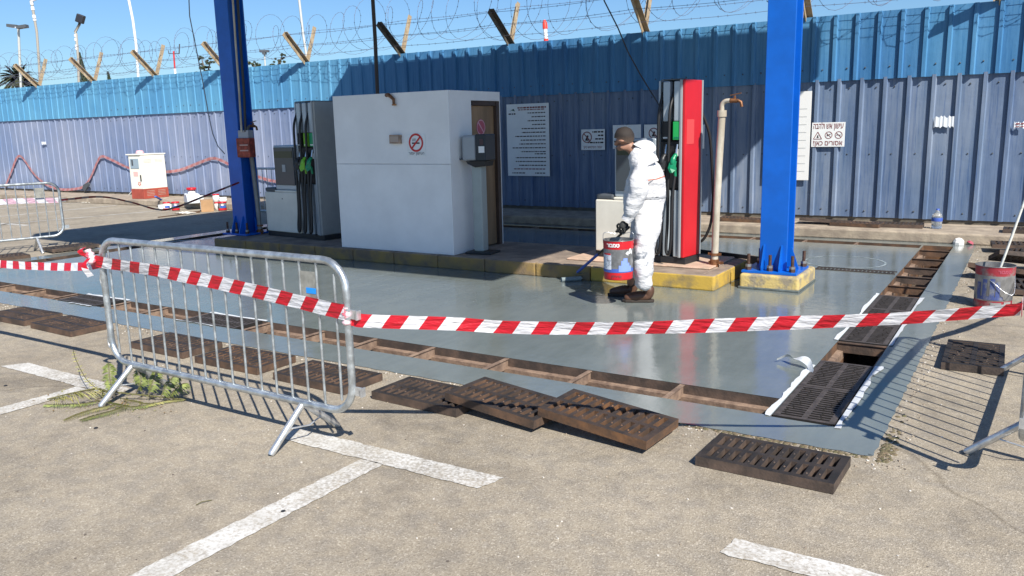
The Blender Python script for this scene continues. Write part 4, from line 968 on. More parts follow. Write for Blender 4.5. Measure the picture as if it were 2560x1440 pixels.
# ------------------------------------------------------------------ barrier tapes
zL, zR = .925, .83
tape('barrier_tape', 'taut red and white tape wrapped across the bars of the nearest barrier',
     [(-5.37, 3.15, .945), (-5.25, 3.155, .935), (-4.6, 3.16, .915), (-3.9, 3.155, .875), (-3.25, 3.145, .825), (-3.06, 3.135, .815)], wd=.088, twist=(.15, .1), uoff=.04)
tape('barrier_tape', 'narrow twisted tape running left from the nearest barrier out of the photo',
     [(-5.37, 3.19, .915), (-5.55, 3.20, .885), (-6.0, 3.23, .845), (-6.9, 3.27, .80), (-8.2, 3.3, .78), (-10.5, 3.4, .9)], wd=.062, twist=(.3, .9))
tape('barrier_tape', 'long sagging red and white tape from the nearest barrier to the right edge',
     [(-3.045, 3.17, .775), (-2.95, 3.20, .765), (-2.55, 3.42, .745), (-2.27, 3.575, .722), (-1.7, 3.74, .745), (-1.03, 3.93, .80), (-.5, 4.14, .835), (.0, 4.36, .885)], wd=.074, twist=(-.1, .55), uoff=.03)
tape('barrier_tape', 'tape tied along the right edge barrier, outside the photo', [(.0, 4.34, .88), (.03, 5.4, .86), (.14, 6.62, .87)], wd=.07)
tape('barrier_tape', 'tape leaving the right edge barrier towards the fence, outside the photo', [(.14, 6.62, .87), (.45, 7.6, .80), (1.1, 9.6, .9)], wd=.07)
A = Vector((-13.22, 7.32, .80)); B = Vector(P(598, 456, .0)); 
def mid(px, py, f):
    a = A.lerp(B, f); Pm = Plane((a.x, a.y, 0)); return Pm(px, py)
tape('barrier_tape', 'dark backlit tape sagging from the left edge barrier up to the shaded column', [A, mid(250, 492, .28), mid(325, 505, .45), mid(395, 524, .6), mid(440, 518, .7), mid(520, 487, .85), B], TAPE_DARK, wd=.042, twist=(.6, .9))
tape('barrier_tape', 'pale tape tied along the left edge barrier', [(-13.25, 7.3, .80), (-13.42, 6.7, .83), (-13.6, 6.0, .82), (-13.84, 5.12, .8)], TAPE_PALE, wd=.085, twist=(0, .2))
for bb in (B2, B3, B4):
    for ch in bb.children:
        if ch.name.startswith('plate'):
            for g_ in list(ch.children): bpy.data.objects.remove(g_)
# knots of tape on the near barrier posts
KNOT = mat('crumpled_tape', (.78, .55, .60), .5, 0, col2=(.62, .08, .12), vs=9, mixlo=.42, mixhi=.5, bump=.008, bs=30)
def knot(label, p, s, tilt):
    m = MB(); rr = random.Random(int(p[0]*100)); pr = []
    for k in range(7):
        z = -s+2*s*k/6; pr.append((s*(.42+.18*math.sin(k*2.1)+.1*rr.random()), z))
    m.lathe([(0.001, -s)]+pr+[(0.001, s*1.02)], p, 10, Q=Matrix.Rotation(tilt, 3, 'Y')); o = m.build('tape_knot', KNOT, world=True); tag(o, label, 'tape knot')
knot('crumpled knot of tape on the top left corner of the nearest barrier', (-5.39, 3.14, .970), .050, -.5)
for q, (e, lb) in enumerate((((-5.44, 3.12, 1.03), 'loose tape end sticking up from the knot on the nearest barrier'), ((-5.36, 3.10, .84), 'loose tape end hanging below the knot on the nearest barrier'))):
    a_ = Vector((-5.385, 3.12, .965)); e = Vector(e); C = tubebez([a_, a_.lerp(e, .5)+V(-.02, -.03, .01), e], 5); L = [c_k-V(.018, 0, .004)*(1+k*.05) for k, c_k in enumerate(C)]; Q = [c_k+V(.016, .01, .006)*(1+k*.05) for k, c_k in enumerate(C)]
    m = MB(); m.ribbon(L, Q, .03*q, .04); tag(m.build('tape_end', TAPE, world=True), lb, 'barrier tape')
knot('pale tape wound round the right post of the nearest barrier', (-3.068, 3.16, .79), .048, .0)

# ------------------------------------------------------------------ cast iron grates
GL, GW, GT = .72, .385, .052
def make_grate(slots=11, GW=GW, rough=0.0, fine=False, name='drain_grate'):
    t = None; m = MB(); e = .028; sp = (GL-2*e)/slots; fr = .56 if not fine else .58
    xs = [-GL/2]; x = -GL/2+e
    for k in range(slots):
        xs += [x+sp*(1-fr)/2, x+sp*(1+fr)/2]; x += sp
    xs.append(GL/2); ys = [-GW/2, -GW/2+.035, -.017, .017, GW/2-.035, GW/2]
    m.grid(xs, ys, lambda i, j: not (i % 2 == 1 and j in (1, 3)), -GT, 0)
    m.mi = 1   # rounded worn lumps between slots
    rr = random.Random(5)
    for k in range(slots-1):
        for yy in (-.10, .10):
            m.lathe([(.008, .0), (.006, .004), (0.001, .006)], (-GL/2+e+sp*(k+1), yy+rr.uniform(-.03, .03), 0), 6)
    o = m.build(name, [RUST, RUST], bevel=.005)
    for p in o.data.polygons:
        if abs(p.normal.z) < .5:
            p.material_index = 1
    o.data.materials[1] = RUST_SIDE
    return o
g0 = make_grate(); g0.location = (0, 0, -50)
gf = make_grate(15, .355, fine=True); gf.data.materials[0] = mat('channel_grate_top', (.085, .072, .065), .6, .3, var=.3, vs=14); gf.data.materials[1] = mat('channel_grate_slot_shade', (.012, .010, .009), .9); gf.location = (0, 0, -50)  # side walls blackened in colour so the slots read as deep shade
def grate(label, x, y, z=GT+.003, rz=0.0, rx=0.0, ry=0.0, src=None, group='cast iron grates lifted out onto the asphalt', sx=1, sy=1):
    o = (src or g0).copy(); COL.objects.link(o); o.location = (x, y, z); o.rotation_euler = (rx, ry, rz); o.scale = (sx, sy, 1)
    tag(o, label, 'drain grate', group); return o
grate('iron grate on the asphalt at the left edge of the photo, cut by the edge', -8.47, 4.17, rz=.01)
grate('iron grate on the asphalt second from the left edge', -7.60, 4.15, rz=-.03)
grate('iron grate seen through the left bars of the nearest barrier', -6.03, 4.16, rz=-.02)
grate('iron grate seen through the middle bars of the nearest barrier', -5.13, 4.13, rz=.0)
grate('iron grate seen through the right bars of the nearest barrier', -4.21, 4.10, rz=-.03)
grate('iron grate at the bottom left of the overlapping trio', -3.27, 4.11, rz=-.04)
grate('tilted middle grate of the overlapping trio', -2.68, 4.13, z=.105, rz=-.13, ry=.05, rx=.02)
grate('top right grate of the overlapping trio, tilted on its neighbour', -1.99, 4.13, z=.118, rz=-.09, ry=.075, rx=.03)
grate('single iron grate lying nearest to the camera, by the floor corner', -1.03, 4.10, rz=-.02, sx=.96)
grate('iron grate on the asphalt under the shadow of the right barrier', -.265, 6.73, rz=R(90)+.02)
sup = 'grates piled by the paint bucket'
for x, y, z, rz, rx, ry, lb in [(.02, 9.6, .09, .25, .15, .1, 'dark grate just behind the right paint bucket'), (-.15, 10.35, .11, -.2, -.3, .05, 'grate propped up behind the right paint bucket'),
                                (.02, 11.1, .16, .3, -.35, .1, 'raised slanting grate in the middle of the pile by the kerb'), (.1, 11.9, .13, .0, .1, -.15, 'grate lying farther back in the pile by the kerb'),
                                (-.05, 12.55, .12, .1, 0, 0, 'farthest grate of the pile against the kerb'), (.25, 9.05, .06, R(78), .0, .0, 'grate lying lengthwise right of the paint bucket')]:
    grate(lb, x, y, z, rz, rx, ry, group=sup)
for (x, y), z, rz, rx, ry, lb in [((-4.05, 13.55), .205, .0, 0, .02, 'grate on the kerb platform left of the sunlit column, by the fence foot'), ((-2.75, 13.62), .225, .05, -.10, .05, 'rusty grate leaning on the kerb platform right of the sunlit column'), 
                                  ((-2.25, 13.50), .208, -.12, 0.0, 0, 'second grate on the kerb platform right of the sunlit column'), ((-1.70, 13.60), .206, .04, 0, 0, 'third grate on the kerb platform, left of the plastic bottle'), ((.05, 13.5), .207, 0, 0, 0, 'grate on the kerb platform at the right edge of the photo')]:
    grate(lb, x, y, z, rz, rx, ry, group='grates on the kerb platform', sy=.9)
grate('dark grate on the ground left of the channel, beside the left barrier leg', -13.05, 6.2, rz=R(80), group='grates beside the left channel')
grate('dusty grate on the ground behind the left barrier leg', -13.05, 7.3, rz=R(82), z=.075, group='grates beside the left channel')
for k, (y, lb) in enumerate([(5.185, 'fine slotted grate set in the right channel nearest the camera'), (5.86, 'fine slotted grate in the right channel, just before the open hole'),
                             (7.19, 'fine slotted grate in the right channel behind the open hole, below the tape'), (7.86, 'fine slotted grate in the right channel crossed by the tape'), (8.53, 'fine slotted grate in the right channel farthest from the camera')]):
    grate(lb, (RD0+RD1)/2, y, .010, R(90), src=gf, group='grates set in the right channel', sx=.925)
grate('grate set in the near channel behind the left post of the nearest barrier', -8.73, (FD0+FD1)/2, .010, 0, src=gf, group='grates set in the near channel', sy=.93)
grate('grate set in the near channel behind the bars of the nearest barrier', -6.52, (FD0+FD1)/2, .010, 0, src=gf, group='grates set in the near channel', sy=.93, sx=1.05)
bpy.data.objects.remove(g0); bpy.data.objects.remove(gf)
m = MB(); xs = [-2.14+.022*k for k in range(41)]; m.grid(xs, [10.17, 10.20, 10.33, 10.36], lambda i, j: not (i % 2 == 1 and j == 1), .0045, .012)
tag(m.build('slot_drain', RUST, world=True), 'narrow slotted drain strip in the grey floor right of the sunlit column', 'drain strip')
m = MB(); c = Vector((-1.93, 10.85, .006)); disc(m, c, XR, YR, .46, .485, 40, 0); 
tag(m.build('manhole_ring', mat('pale_scraped_paint', (.34, .40, .42), .4, col2=(.16, .20, .21), vs=6, mixlo=.45, mixhi=.55), world=True), 'thin round manhole outline in the grey floor behind the slotted strip', 'manhole')

# white masking tape beside the set grates
def strip(label, a, b, side, w0, seed, z=.0075):
    a = Vector(a); b = Vector(b); n = 26; d = (b-a).normalized(); s = Vector((-d.y, d.x, 0))*side; m = MB(); L = []; Q = []; rr = random.Random(seed); wv = w0
    for k in range(n+1):
        p = a.lerp(b, k/n); wv = w0*(1+.45*noise.noise(V(k*.22, seed*3.1, 0))*1.6+.12*rr.uniform(-1, 1)); L.append(p+V(0, 0, z)); Q.append(p+s*wv+V(0, 0, z+.004+.003*noise.noise(V(k*.2, seed, 4))))
    for k in range(n):
        q_ = [L[k], L[k+1], Q[k+1], Q[k]]; m.quad(*(q_ if side > 0 else q_[::-1]))
    tag(m.build('masking_tape', WTAPE, world=True), label, 'masking tape', 'white masking tape strips')
strip('white masking strip left of the nearest right channel grates', (RD0-.004, 4.83, 0), (RD0-.004, 6.05, 0), 1, .036, 1)
strip('broad white masking strip right of the nearest right channel grates', (RD1+.003, 4.80, 0), (RD1+.003, 6.22, 0), -1, .042, 2)
strip('white masking strip right of the far right channel grates', (RD1+.003, 6.86, 0), (RD1+.003, 8.9, 0), -1, .03, 3)
strip('white masking strip left of the far right channel grates', (RD0-.004, 6.86, 0), (RD0-.004, 8.95, 0), 1, .03, 4)
strip('white strip behind the grate in the near channel, behind the barrier bars', (-6.93, FD1+.003, 0), (-6.10, FD1+.003, 0), 1, .025, 5)
strip('white strip in front of the grate in the near channel, behind the barrier bars', (-7.0, FD0-.003, 0), (-6.4, FD0-.003, 0), -1, .028, 6)
strip('white strip behind the grate in the near channel left of the barrier', (-9.1, FD1+.003, 0), (-8.3, FD1+.003, 0), 1, .03, 7)
strip('white strip in front of the grate in the near channel left of the barrier', (-8.8, FD0-.003, 0), (-8.4, FD0-.003, 0), -1, .03, 8)
pts = [G(2030, 935), G(2022, 925)+V(0, 0, .05), G(2005, 920)+V(0, 0, .07), G(1985, 914)+V(0, 0, .055), G(1968, 908)+V(0, 0, .06), G(1942, 908)+V(0, 0, .03)]
C = tubebez(pts, 6); L = []; Q = []
for k, p in enumerate(C):
    a = k/len(C)*3.0; s = Vector((math.cos(a)*.3, math.sin(a)*.3+.5, math.cos(a))).normalized()*(.03*(1-.75*(k/len(C))**3)); L.append(p-s); Q.append(p+s)
m = MB(); m.ribbon(L, Q); tag(m.build('masking_tape', WTAPE, world=True), 'loose curl of masking tape sticking up left of the nearest channel grates', 'masking tape')

# ------------------------------------------------------------------ buckets and cans
def pail(name, label, cat, loc, r, h, rz=0, open_=True, group=None, red=None):
    t = thing(name, label, cat, loc, rz, group)
    m = MB(); zs = [(r*.94, 0), (r*.94, .012), (r*.95, .02), (r*.955, h*.19), (r*.96, h*.20), (r*.985, h*.78), (r*.99, h*.80), (r, h*.985), (r*1.03, h*.99), (r*1.03, h), (r*.985, h)]
    m.lathe([(0.001, .0)]+zs[:4], n=28); m.mi = 1; m.lathe(zs[3:6], n=28); m.mi = 0; m.lathe(zs[5:8], n=28); m.mi = 2; m.lathe(zs[7:], n=28)
    m.mi = 2; m.lathe([(r*.985, h), (r*.97, h*.6), (r*.95, h*.55)], n=28); m.mi = 3
    m.lathe([(r*.955, h*.56), (.001, h*.56)] if open_ else [(r*.985, h*.97), (.001, h*.97)], n=28)
    body = m.build('pail_body', [red or REDP, TIN, TIN, mat('grey_paint_in_tin', (.14, .18, .19), .2)], t)
    return t, body
def arc_patch(m, r, a0, a1, z0, z1, n=8, off=.0015):
    for k in range(n):
        u = a0+(a1-a0)*k/n; w_ = a0+(a1-a0)*(k+1)/n
        m.quad((r*math.cos(u), r*math.sin(u), z0), (r*math.cos(w_), r*math.sin(w_), z0), (r*math.cos(w_), r*math.sin(w_), z1), (r*math.cos(u), r*math.sin(u), z1))
def arc_text(s, r, ac, z, size, mtl, parent, width):
    cu = bpy.data.curves.new('t', 'FONT'); cu.body = s; cu.size = size; cu.align_x = 'CENTER'; cu.align_y = 'CENTER'; cu.offset = .002; cu.resolution_u = 2
    o = bpy.data.objects.new('t', cu); COL.objects.link(o); bpy.context.view_layer.update()
    me = bpy.data.meshes.new_from_object(o.evaluated_get(bpy.context.evaluated_depsgraph_get())); bpy.data.objects.remove(o); bpy.data.curves.remove(cu)
    bm = bmesh.new(); bm.from_mesh(me); bmesh.ops.subdivide_edges(bm, edges=[e for e in bm.edges if e.calc_length() > .03], cuts=2); bm.to_mesh(me); bm.free()
    xs = [v.co.x for v in me.vertices]; k = width/(max(xs)-min(xs)); c = (max(xs)+min(xs))/2
    for v in me.vertices:
        a = ac+(v.co.x-c)*k/r; v.co = V(r*math.cos(a), r*math.sin(a), z+v.co.y*k*1.0)
    me.materials.clear(); me.materials.append(mtl); o = bpy.data.objects.new('lettering', me); COL.objects.link(o); o.parent = parent; return o
# ------------------------------------------------------------------ the man
FEET = G(1606, 756)
PM = Plane(FEET); VW = PM.v; VR = PM.r      # VR = to the right in the view, VW = away
def skin_obj(name, chains, mtl, parent, sub=2, disp=None, jitter=0):
    """chains: lists of (key or None, point, radius); shared keys join chains; each list starts on an existing key or is its own root"""
    vs = []; es = []; rs = []; keys = {}; roots = []
    for ch in chains:
        prev = None
        for key, p, r in ch:
            if key in keys and key is not None: i = keys[key]
            else:
                i = len(vs); vs.append(Vector(p)); rs.append(r if isinstance(r, tuple) else (r, r))
                if key is not None: keys[key] = i
                if prev is None: roots.append(i)
            if prev is not None: es.append((prev, i))
            prev = i
    off = wloc(parent)
    me = bpy.data.meshes.new(name); me.from_pydata([tuple(v-off) for v in vs], es, []); o = bpy.data.objects.new(name, me); COL.objects.link(o); o.parent = parent
    md = o.modifiers.new('skin', 'SKIN'); md.use_smooth_shade = True; md.branch_smoothing = .6
    sv = me.skin_vertices[0].data
    for i, r in enumerate(rs): sv[i].radius = r; sv[i].use_root = i in roots
    sb = o.modifiers.new('sub', 'SUBSURF'); sb.levels = sub; sb.render_levels = sub
    if disp:
        for sz, st in disp:
            tx = bpy.data.textures.new(name+'_folds', 'CLOUDS'); tx.noise_scale = sz; tx.noise_depth = 3
            d = o.modifiers.new('folds', 'DISPLACE'); d.texture = tx; d.strength = st; d.mid_level = .5; d.texture_coords = 'GLOBAL'
    me.materials.append(mtl)
    return o
man = thing('person', 'man in a white hooded coverall, dark gloves and brown boots, bending over a paint bucket', 'person', tuple(FEET))
p = PM
# joints (near side = left body side, toward the viewer)
hipL, hipR = p(1622, 520, .10), p(1612, 520, -.12)
knL, knR = p(1604, 622, .13), p(1592, 612, -.14)
anL, anR = p(1606, 728, .12), p(1574, 716, -.20)
pel = p(1618, 500, 0); wst = p(1622, 470, 0); chst = p(1616, 425, 0); nk = p(1588, 382, 0); nk2 = p(1579, 368, 0)
shL, shR = p(1606, 420, .14), p(1596, 418, -.14)
elL, elR = p(1606, 484, .27), p(1578, 476, -.25)
wrL, wrR = p(1570, 546, .22), p(1568, 552, -.20)
body = skin_obj('body', [
    [('pel', pel, .10), ('wst', wst, .10), ('chst', p(1622, 425, 0), .07), ('nk', nk, .060), ('nk2', nk2, .060), ('hd0', p(1566, 360, 0), .074), ('hd', p(1559, 348, 0), .092), ('cr', p(1557, 335, 0), .078)],
    [('hd0', 0, 0), ('jaw', p(1550, 366, -.02), .050), ('chin', p(1544, 375, -.03), .026)],
    [('hd', 0, 0), ('brow', p(1549, 352, -.02), .044), ('nose', p(1536, 363, -.04), .012)],
    [('hd', 0, 0), ('ear', p(1555, 354, .080), (.022, .014)), ('ear2', p(1557, 352, .096), (.020, .007))],
    [('chst', 0, 0), (None, shL, .035), (None, elL, .032), (None, wrL, .028)],
    [('chst', 0, 0), (None, shR, .035), (None, elR, .032), (None, wrR, .028)],
    [('pel', 0, 0), (None, hipL, .08), (None, knL, .055), (None, anL, .038)],
    [('pel', 0, 0), (None, hipR, .08), (None, knR, .055), (None, anR, .038)]], SKIN, man)
man_hair = MB()
hc = p(1560, 344, .002); tl = Matrix((VR, VW, Vector((0, 0, 1)))).transposed()
rows = []; n = 20
for j in range(10):
    th = math.pi*.60*j/9
    rows.append([hc+tl @ Matrix.Rotation(.38, 3, 'Y') @ V(.102*math.sin(th)*math.cos(a)*(1 if j < 8 else .95), .092*math.sin(th)*math.sin(a)*(1 if j < 8 else .94), .106*math.cos(th)) for a in [2*math.pi*k/n for k in range(n)]])
man_hair.add([v for r_ in rows for v in r_], [(j*n+k, (j+1)*n+k, (j+1)*n+(k+1) % n, j*n+(k+1) % n) for j in range(9) for k in range(n)], True)
HM = bpy.data.materials.new('cropped_hair'); HM.use_nodes = True; n_ = HM.node_tree; P_ = n_.nodes['Principled BSDF']; P_.inputs['Roughness'].default_value = .8
tc_ = n_.nodes.new('ShaderNodeTexCoord'); sx_ = n_.nodes.new('ShaderNodeSeparateXYZ'); n_.links.new(tc_.outputs['Object'], sx_.inputs[0])
nz_ = node(n_, 'ShaderNodeTexNoise', Scale=60.0, Detail=4.0); n_.links.new(tc_.outputs['Object'], nz_.inputs['Vector'])
ma_ = n_.nodes.new('ShaderNodeMath'); ma_.operation = 'MULTIPLY_ADD'; n_.links.new(nz_.outputs[0], ma_.inputs[0]); ma_.inputs[1].default_value = .06; n_.links.new(sx_.outputs[2], ma_.inputs[2])
mr_ = n_.nodes.new('ShaderNodeMapRange'); n_.links.new(ma_.outputs[0], mr_.inputs[0]); zc_ = hc.z-FEET.z; mr_.inputs[1].default_value = zc_-.035; mr_.inputs[2].default_value = zc_+.045   # hair is clipped shorter low on the sides
n_.links.new(ramp(n_, mr_.outputs[0], [(0, (.20, .115, .075)), (.35, (.085, .055, .038)), (1, (.022, .016, .013))]), P_.inputs['Base Color'])
ho = man_hair.build('hair', HM, man, world=True)
tx_ = bpy.data.textures.new('hair_tufts', 'CLOUDS'); tx_.noise_scale = .03; dm_ = ho.modifiers.new('tufts', 'DISPLACE'); dm_.texture = tx_; dm_.strength = .014; dm_.texture_coords = 'GLOBAL'; dm_.mid_level = .6
m = MB(); 
for s in (.035, -.035): m.lathe([(.001, .009), (.007, .006), (.009, 0), (.006, -.007)], p(1537, 354, s-.03), 8)
m.build('eyes', mat('dark_eye', (.02, .015, .012), .3), man, world=True)
m = MB(); m.tube([p(1541, 370, .0), p(1537, 370, -.02), p(1541, 370, -.045)], .004, 6); m.build('mouth', mat('lip', (.28, .12, .09), .5), man, world=True)
cov = skin_obj('coverall', [
    [('pel', p(1618, 510, 0), .185), ('w', p(1622, 493, 0), .170), ('w2', p(1625, 468, 0), .218), ('c', p(1624, 432, 0), .200), ('c2', p(1607, 402, 0), .152), ('n', p(1590, 384, 0), .098), ('n2', p(1580, 376, 0), .094)],
    [('c2', 0, 0), (None, p(1602, 372, 0), .10), (None, p(1614, 366, 0), .085), (None, p(1627, 366, 0), .066), (None, p(1634, 384, 0), .055)],
    [('c', 0, 0), (None, p(1604, 418, .17), .105), (None, p(1600, 448, .245), .100), (None, p(1597, 484, .265), .098), (None, p(1584, 516, .245), .086), (None, p(1570, 544, .22), .062)],
    [('c', 0, 0), (None, p(1594, 416, -.16), .095), (None, p(1584, 448, -.24), .08), (None, p(1580, 484, -.25), .075), (None, p(1573, 540, -.20), .05)],
    [('pel', 0, 0), (None, p(1622, 534, .09), .150), (None, p(1616, 575, .12), .138), (None, p(1609, 622, .13), .112), (None, p(1608, 660, .125), .104), (None, p(1609, 700, .12), .100), (None, p(1607, 727, .12), .090)],
    [('pel', 0, 0), (None, p(1612, 534, -.10), .140), (None, p(1603, 575, -.13), .120), (None, p(1596, 616, -.15), .100), (None, p(1590, 662, -.17), .094), (None, p(1583, 700, -.19), .086)]],
    SUIT, man, sub=3, disp=((.22, .07), (.10, .03)))
# stains on the lower left leg: own thin layer
leg = skin_obj('stained_leg_cloth', [[(None, p(1609, 600, .13), .098), (None, p(1609, 626, .132), .116), (None, p(1608, 660, .128), .108), (None, p(1609, 690, .124), .098)]], SUIT_DIRT, man, sub=3, disp=((.16, .05), (.05, .026)))
m = MB(); C = []
for k in range(25):
    a = 2*math.pi*k/24; C.append(p(1626, 493, 0)+VR*.155*math.cos(a)+VW*.14*math.sin(a)+V(0, 0, .008*math.cos(a)))
m.tube(C, .014, 6); we = m.build('waist_elastic', mat('grey_elastic', (.30, .31, .33), .8), man, world=True); sw = we.modifiers.new('wrap', 'SHRINKWRAP'); sw.target = cov; sw.wrap_mode = 'OUTSIDE_SURFACE'; sw.offset = .004
m = MB(); C = []
for k in range(15):
    a = -2.2+2.4*k/14; C.append(p(1624, 448-3*k/14, 0)+VR*.205*math.cos(a)+VW*.205*math.sin(a)+V(0, 0, .03*math.cos(a)))
m.tube(C, .006, 5); we = m.build('orange_seam', mat('orange_thread', (.70, .16, .08), .6), man, world=True); sw = we.modifiers.new('wrap', 'SHRINKWRAP'); sw.target = cov; sw.wrap_mode = 'OUTSIDE_SURFACE'; sw.offset = .003
def boot(x, y, off, s=1.0, heel=0.0):
    a = p(x, y, off); a.z = 0; f = -VR; m = MB()
    o = skin_obj('boot', [[(None, a+f*-.030+V(0, 0, .18+heel), .064), (None, a+f*-.040+V(0, 0, .11+heel), .066), (None, a+f*-.035+V(0, 0, .065+heel), .060), (None, a+f*.04+V(0, 0, .072), .060), (None, a+f*.12+V(0, 0, .056), .052), (None, a+f*.175+V(0, 0, .048), .044), (None, a+f*.21+V(0, 0, .044), .026)]], LEATHER, man, sub=2)
    b = MB(); out = []
    for u, w_ in ((-.085, .030), (-.095, 0), (-.085, -.030), (-.03, -.042), (.05, -.042), (.13, -.050), (.19, -.042), (.225, -.015), (.225, .015), (.19, .042), (.13, .050), (.05, .042), (-.03, .042)):
        out.append(a+f*u+VW*w_+V(0, 0, .0055))
    b.prism(out, (0, 0, .028)); b.build('sole', SOLE, o, world=True, bevel=.006)
    return a
bootL = boot(1612, 752, .0); bootR = boot(1573, 733, -.30)
def hand(name, W, d, a, nrm, mtl, curl=1.0, flip=1):
    """W wrist, d finger direction, a axis of the held bar (across the palm), nrm palm side"""
    d = Vector(d).normalized(); a = Vector(a); a = (a-d*a.dot(d)).normalized(); n_ = Vector(nrm); n_ = (n_-d*n_.dot(d)-a*n_.dot(a)).normalized()
    ch = [[(None, W, .030), (None, W+d*.045, .036), (None, W+d*.085, .034)], [(None, W+d*.07-a*.022, .020), (None, W+d*.085-a*.030, .018)], [(None, W+d*.07+a*.022, .020), (None, W+d*.085+a*.030, .018)]]
    for k, (o, L) in enumerate(((-.034, .9), (-.012, 1.0), (.011, .95), (.033, .78))):
        b = W+d*.082+a*o
        ch.append([(None, b, .0105), (None, b+d*.034*L+n_*.008, .0100), (None, b+d*.042*L+n_*.036*L, .0092), (None, b+d*.018+n_*.052*L, .0085), (None, b+d*-.002+n_*.044*L, .0075)])
    b = W+d*.035-a*.030*flip
    ch.append([(None, b, .0125), (None, b+d*.028-a*.020*flip+n_*.018, .0112), (None, b+d*.050-a*.012*flip+n_*.038, .0100), (None, b+d*.058+a*.004*flip+n_*.050, .0085)])
    return skin_obj(name, ch, mtl, man, sub=2)
W1 = p(1560, 552, .22); hd_dir = (p(1552, 572, .22)-W1)
hand('glove', W1, hd_dir+V(0, 0, -.02), VR, VW*1.0, GLOVE)
W2 = p(1566, 556, -.20); pole_dir = (G(1428, 704, .03)-p(1564, 566, -.2)).normalized()
hand('glove', W2, (p(1560, 576, -.2)-W2), pole_dir, -VW, GLOVE)
m = MB(); m.tube([p(1574, 538, .222), p(1564, 552, .222)], [.058, .050], 14); m.build('cuff', SUIT, man, world=True)

# held bucket
bk = p(1546, 695, .22); grip = W1+hd_dir.normalized()*.115+VW*.022
bk = Vector((p(1546, 695, .22).x, p(1546, 695, .22).y, p(1546, 695, .22).z)); r_b, h_b = .148, .385
t, body_ = pail('paint_bucket', 'red, blue and grey paint bucket held by the man in white', 'bucket', tuple(bk), r_b, h_b, 0)
t.rotation_euler = (0, 0, 0)
va = math.atan2(-VW.y, -VW.x)           # angle that faces the viewer
m = MB(); arc_patch(m, r_b*.974+.002, va-1.25, va-.45, h_b*.27, h_b*.68); m.build('white_label', mat('pale_label', (.62, .66, .72), .5, col2=(.25, .27, .32), vs=30, mixlo=.42, mixhi=.5), body_)
m = MB(); arc_patch(m, r_b*.976+.003, va-1.15, va-.5, h_b*.64, h_b*.68); m.build('label_heading', RINGR, body_)
m = MB()
m.mi = 0; arc_patch(m, r_b*.966+.0015, va-1.5, va+1.5, h_b*.20, h_b*.29, 20)
m.mi = 1
for a0, a1, z1 in ((.05, .25, .38), (.22, .40, .50), (.36, .66, .56), (.64, .82, .44), (.80, 1.0, .36)): arc_patch(m, r_b*.975+.0025, va+a0, va+a1, h_b*.22, h_b*z1, 3)
m.build('blue_skyline_print', [BLUEL, LBLUE], body_)
m = MB(); rr_ = r_b*.985+.003
def cylp(a, z): return (rr_*math.cos(va+a), rr_*math.sin(va+a), z)
m.quad(cylp(.50, h_b*.68), cylp(.72, h_b*.62), cylp(.70, h_b*.68), cylp(.72, h_b*.745)); m.quad(cylp(.70, h_b*.66), cylp(.86, h_b*.67), cylp(.92, h_b*.80), cylp(.84, h_b*.80)); m.quad(cylp(.86, h_b*.71), cylp(1.02, h_b*.64), cylp(1.05, h_b*.72), cylp(.92, h_b*.80))
m.build('white_arrow_mark', WHITE, body_)
arc_text(heb('טמבור'), r_b*1.0+.0025, va-.35, h_b*.885, .05, WHITE, body_, .135)
arc_text(heb('סופרלק'), r_b*.955+.003, va-.1, h_b*.10, .035, mat('dull_red_ink', (.22, .04, .05), .5), body_, .10)
m = MB(); e1 = V(0, 0, h_b*.90)+VR*r_b; e2 = V(0, 0, h_b*.90)-VR*r_b; g = grip-bk
m.tube(tubebez([e1, e1+V(0, 0, .10)-VR*.01, g+VR*.035+V(0, 0, -.02), g+VR*.02, g-VR*.02, g-VR*.035+V(0, 0, -.02), e2+V(0, 0, .10)+VR*.01, e2], 5), .003, 6); m.build('wire_handle', STEEL, t)
m = MB(); m.cyl(g-VR*.042, g+VR*.042, .010, n=10); m.build('grip', BLACK, t)
# roller on its pole
t = thing('paint_roller', 'paint roller on a black and blue pole reaching to the grey floor', 'paint roller', tuple(G(1424, 708)))
R0 = G(1428, 704); top = W2+(p(1560, 576, -.2)-W2).normalized()*.10-VW*.02; e0 = R0+V(0, 0, .04)+ (top-R0).normalized()*.18
mid_ = e0.lerp(top, .48); tp = top+(top-e0).normalized()*.12
m = MB(); m.tube([mid_, tp], .013, 10); m.build('black_pole', BLACK, t, world=True)
m = MB(); m.tube([e0, mid_], .016, 10); m.build('blue_pole', BLUEL, t, world=True)
ax = VW.cross(V(0, 0, 1)).normalized(); ax = (Vector((VR.x, VR.y, 0))*.9+VW*.45).normalized(); rc = R0+V(0, 0, .030)
m = MB(); m.cyl(rc-ax*.12, rc+ax*.12, .028, n=14); m.build('roller_sleeve', mat('wet_grey_fleece', (.20, .25, .26), .6, 0, var=.2, vs=60, bump=.006, bs=120), t, world=True)
m = MB(); m.tube([e0, e0.lerp(rc, .35), rc+ax*.15+V(0, 0, .06), rc+ax*.15, rc+ax*.10], .005, 6); m.build('wire_arm', STEEL, t, world=True)

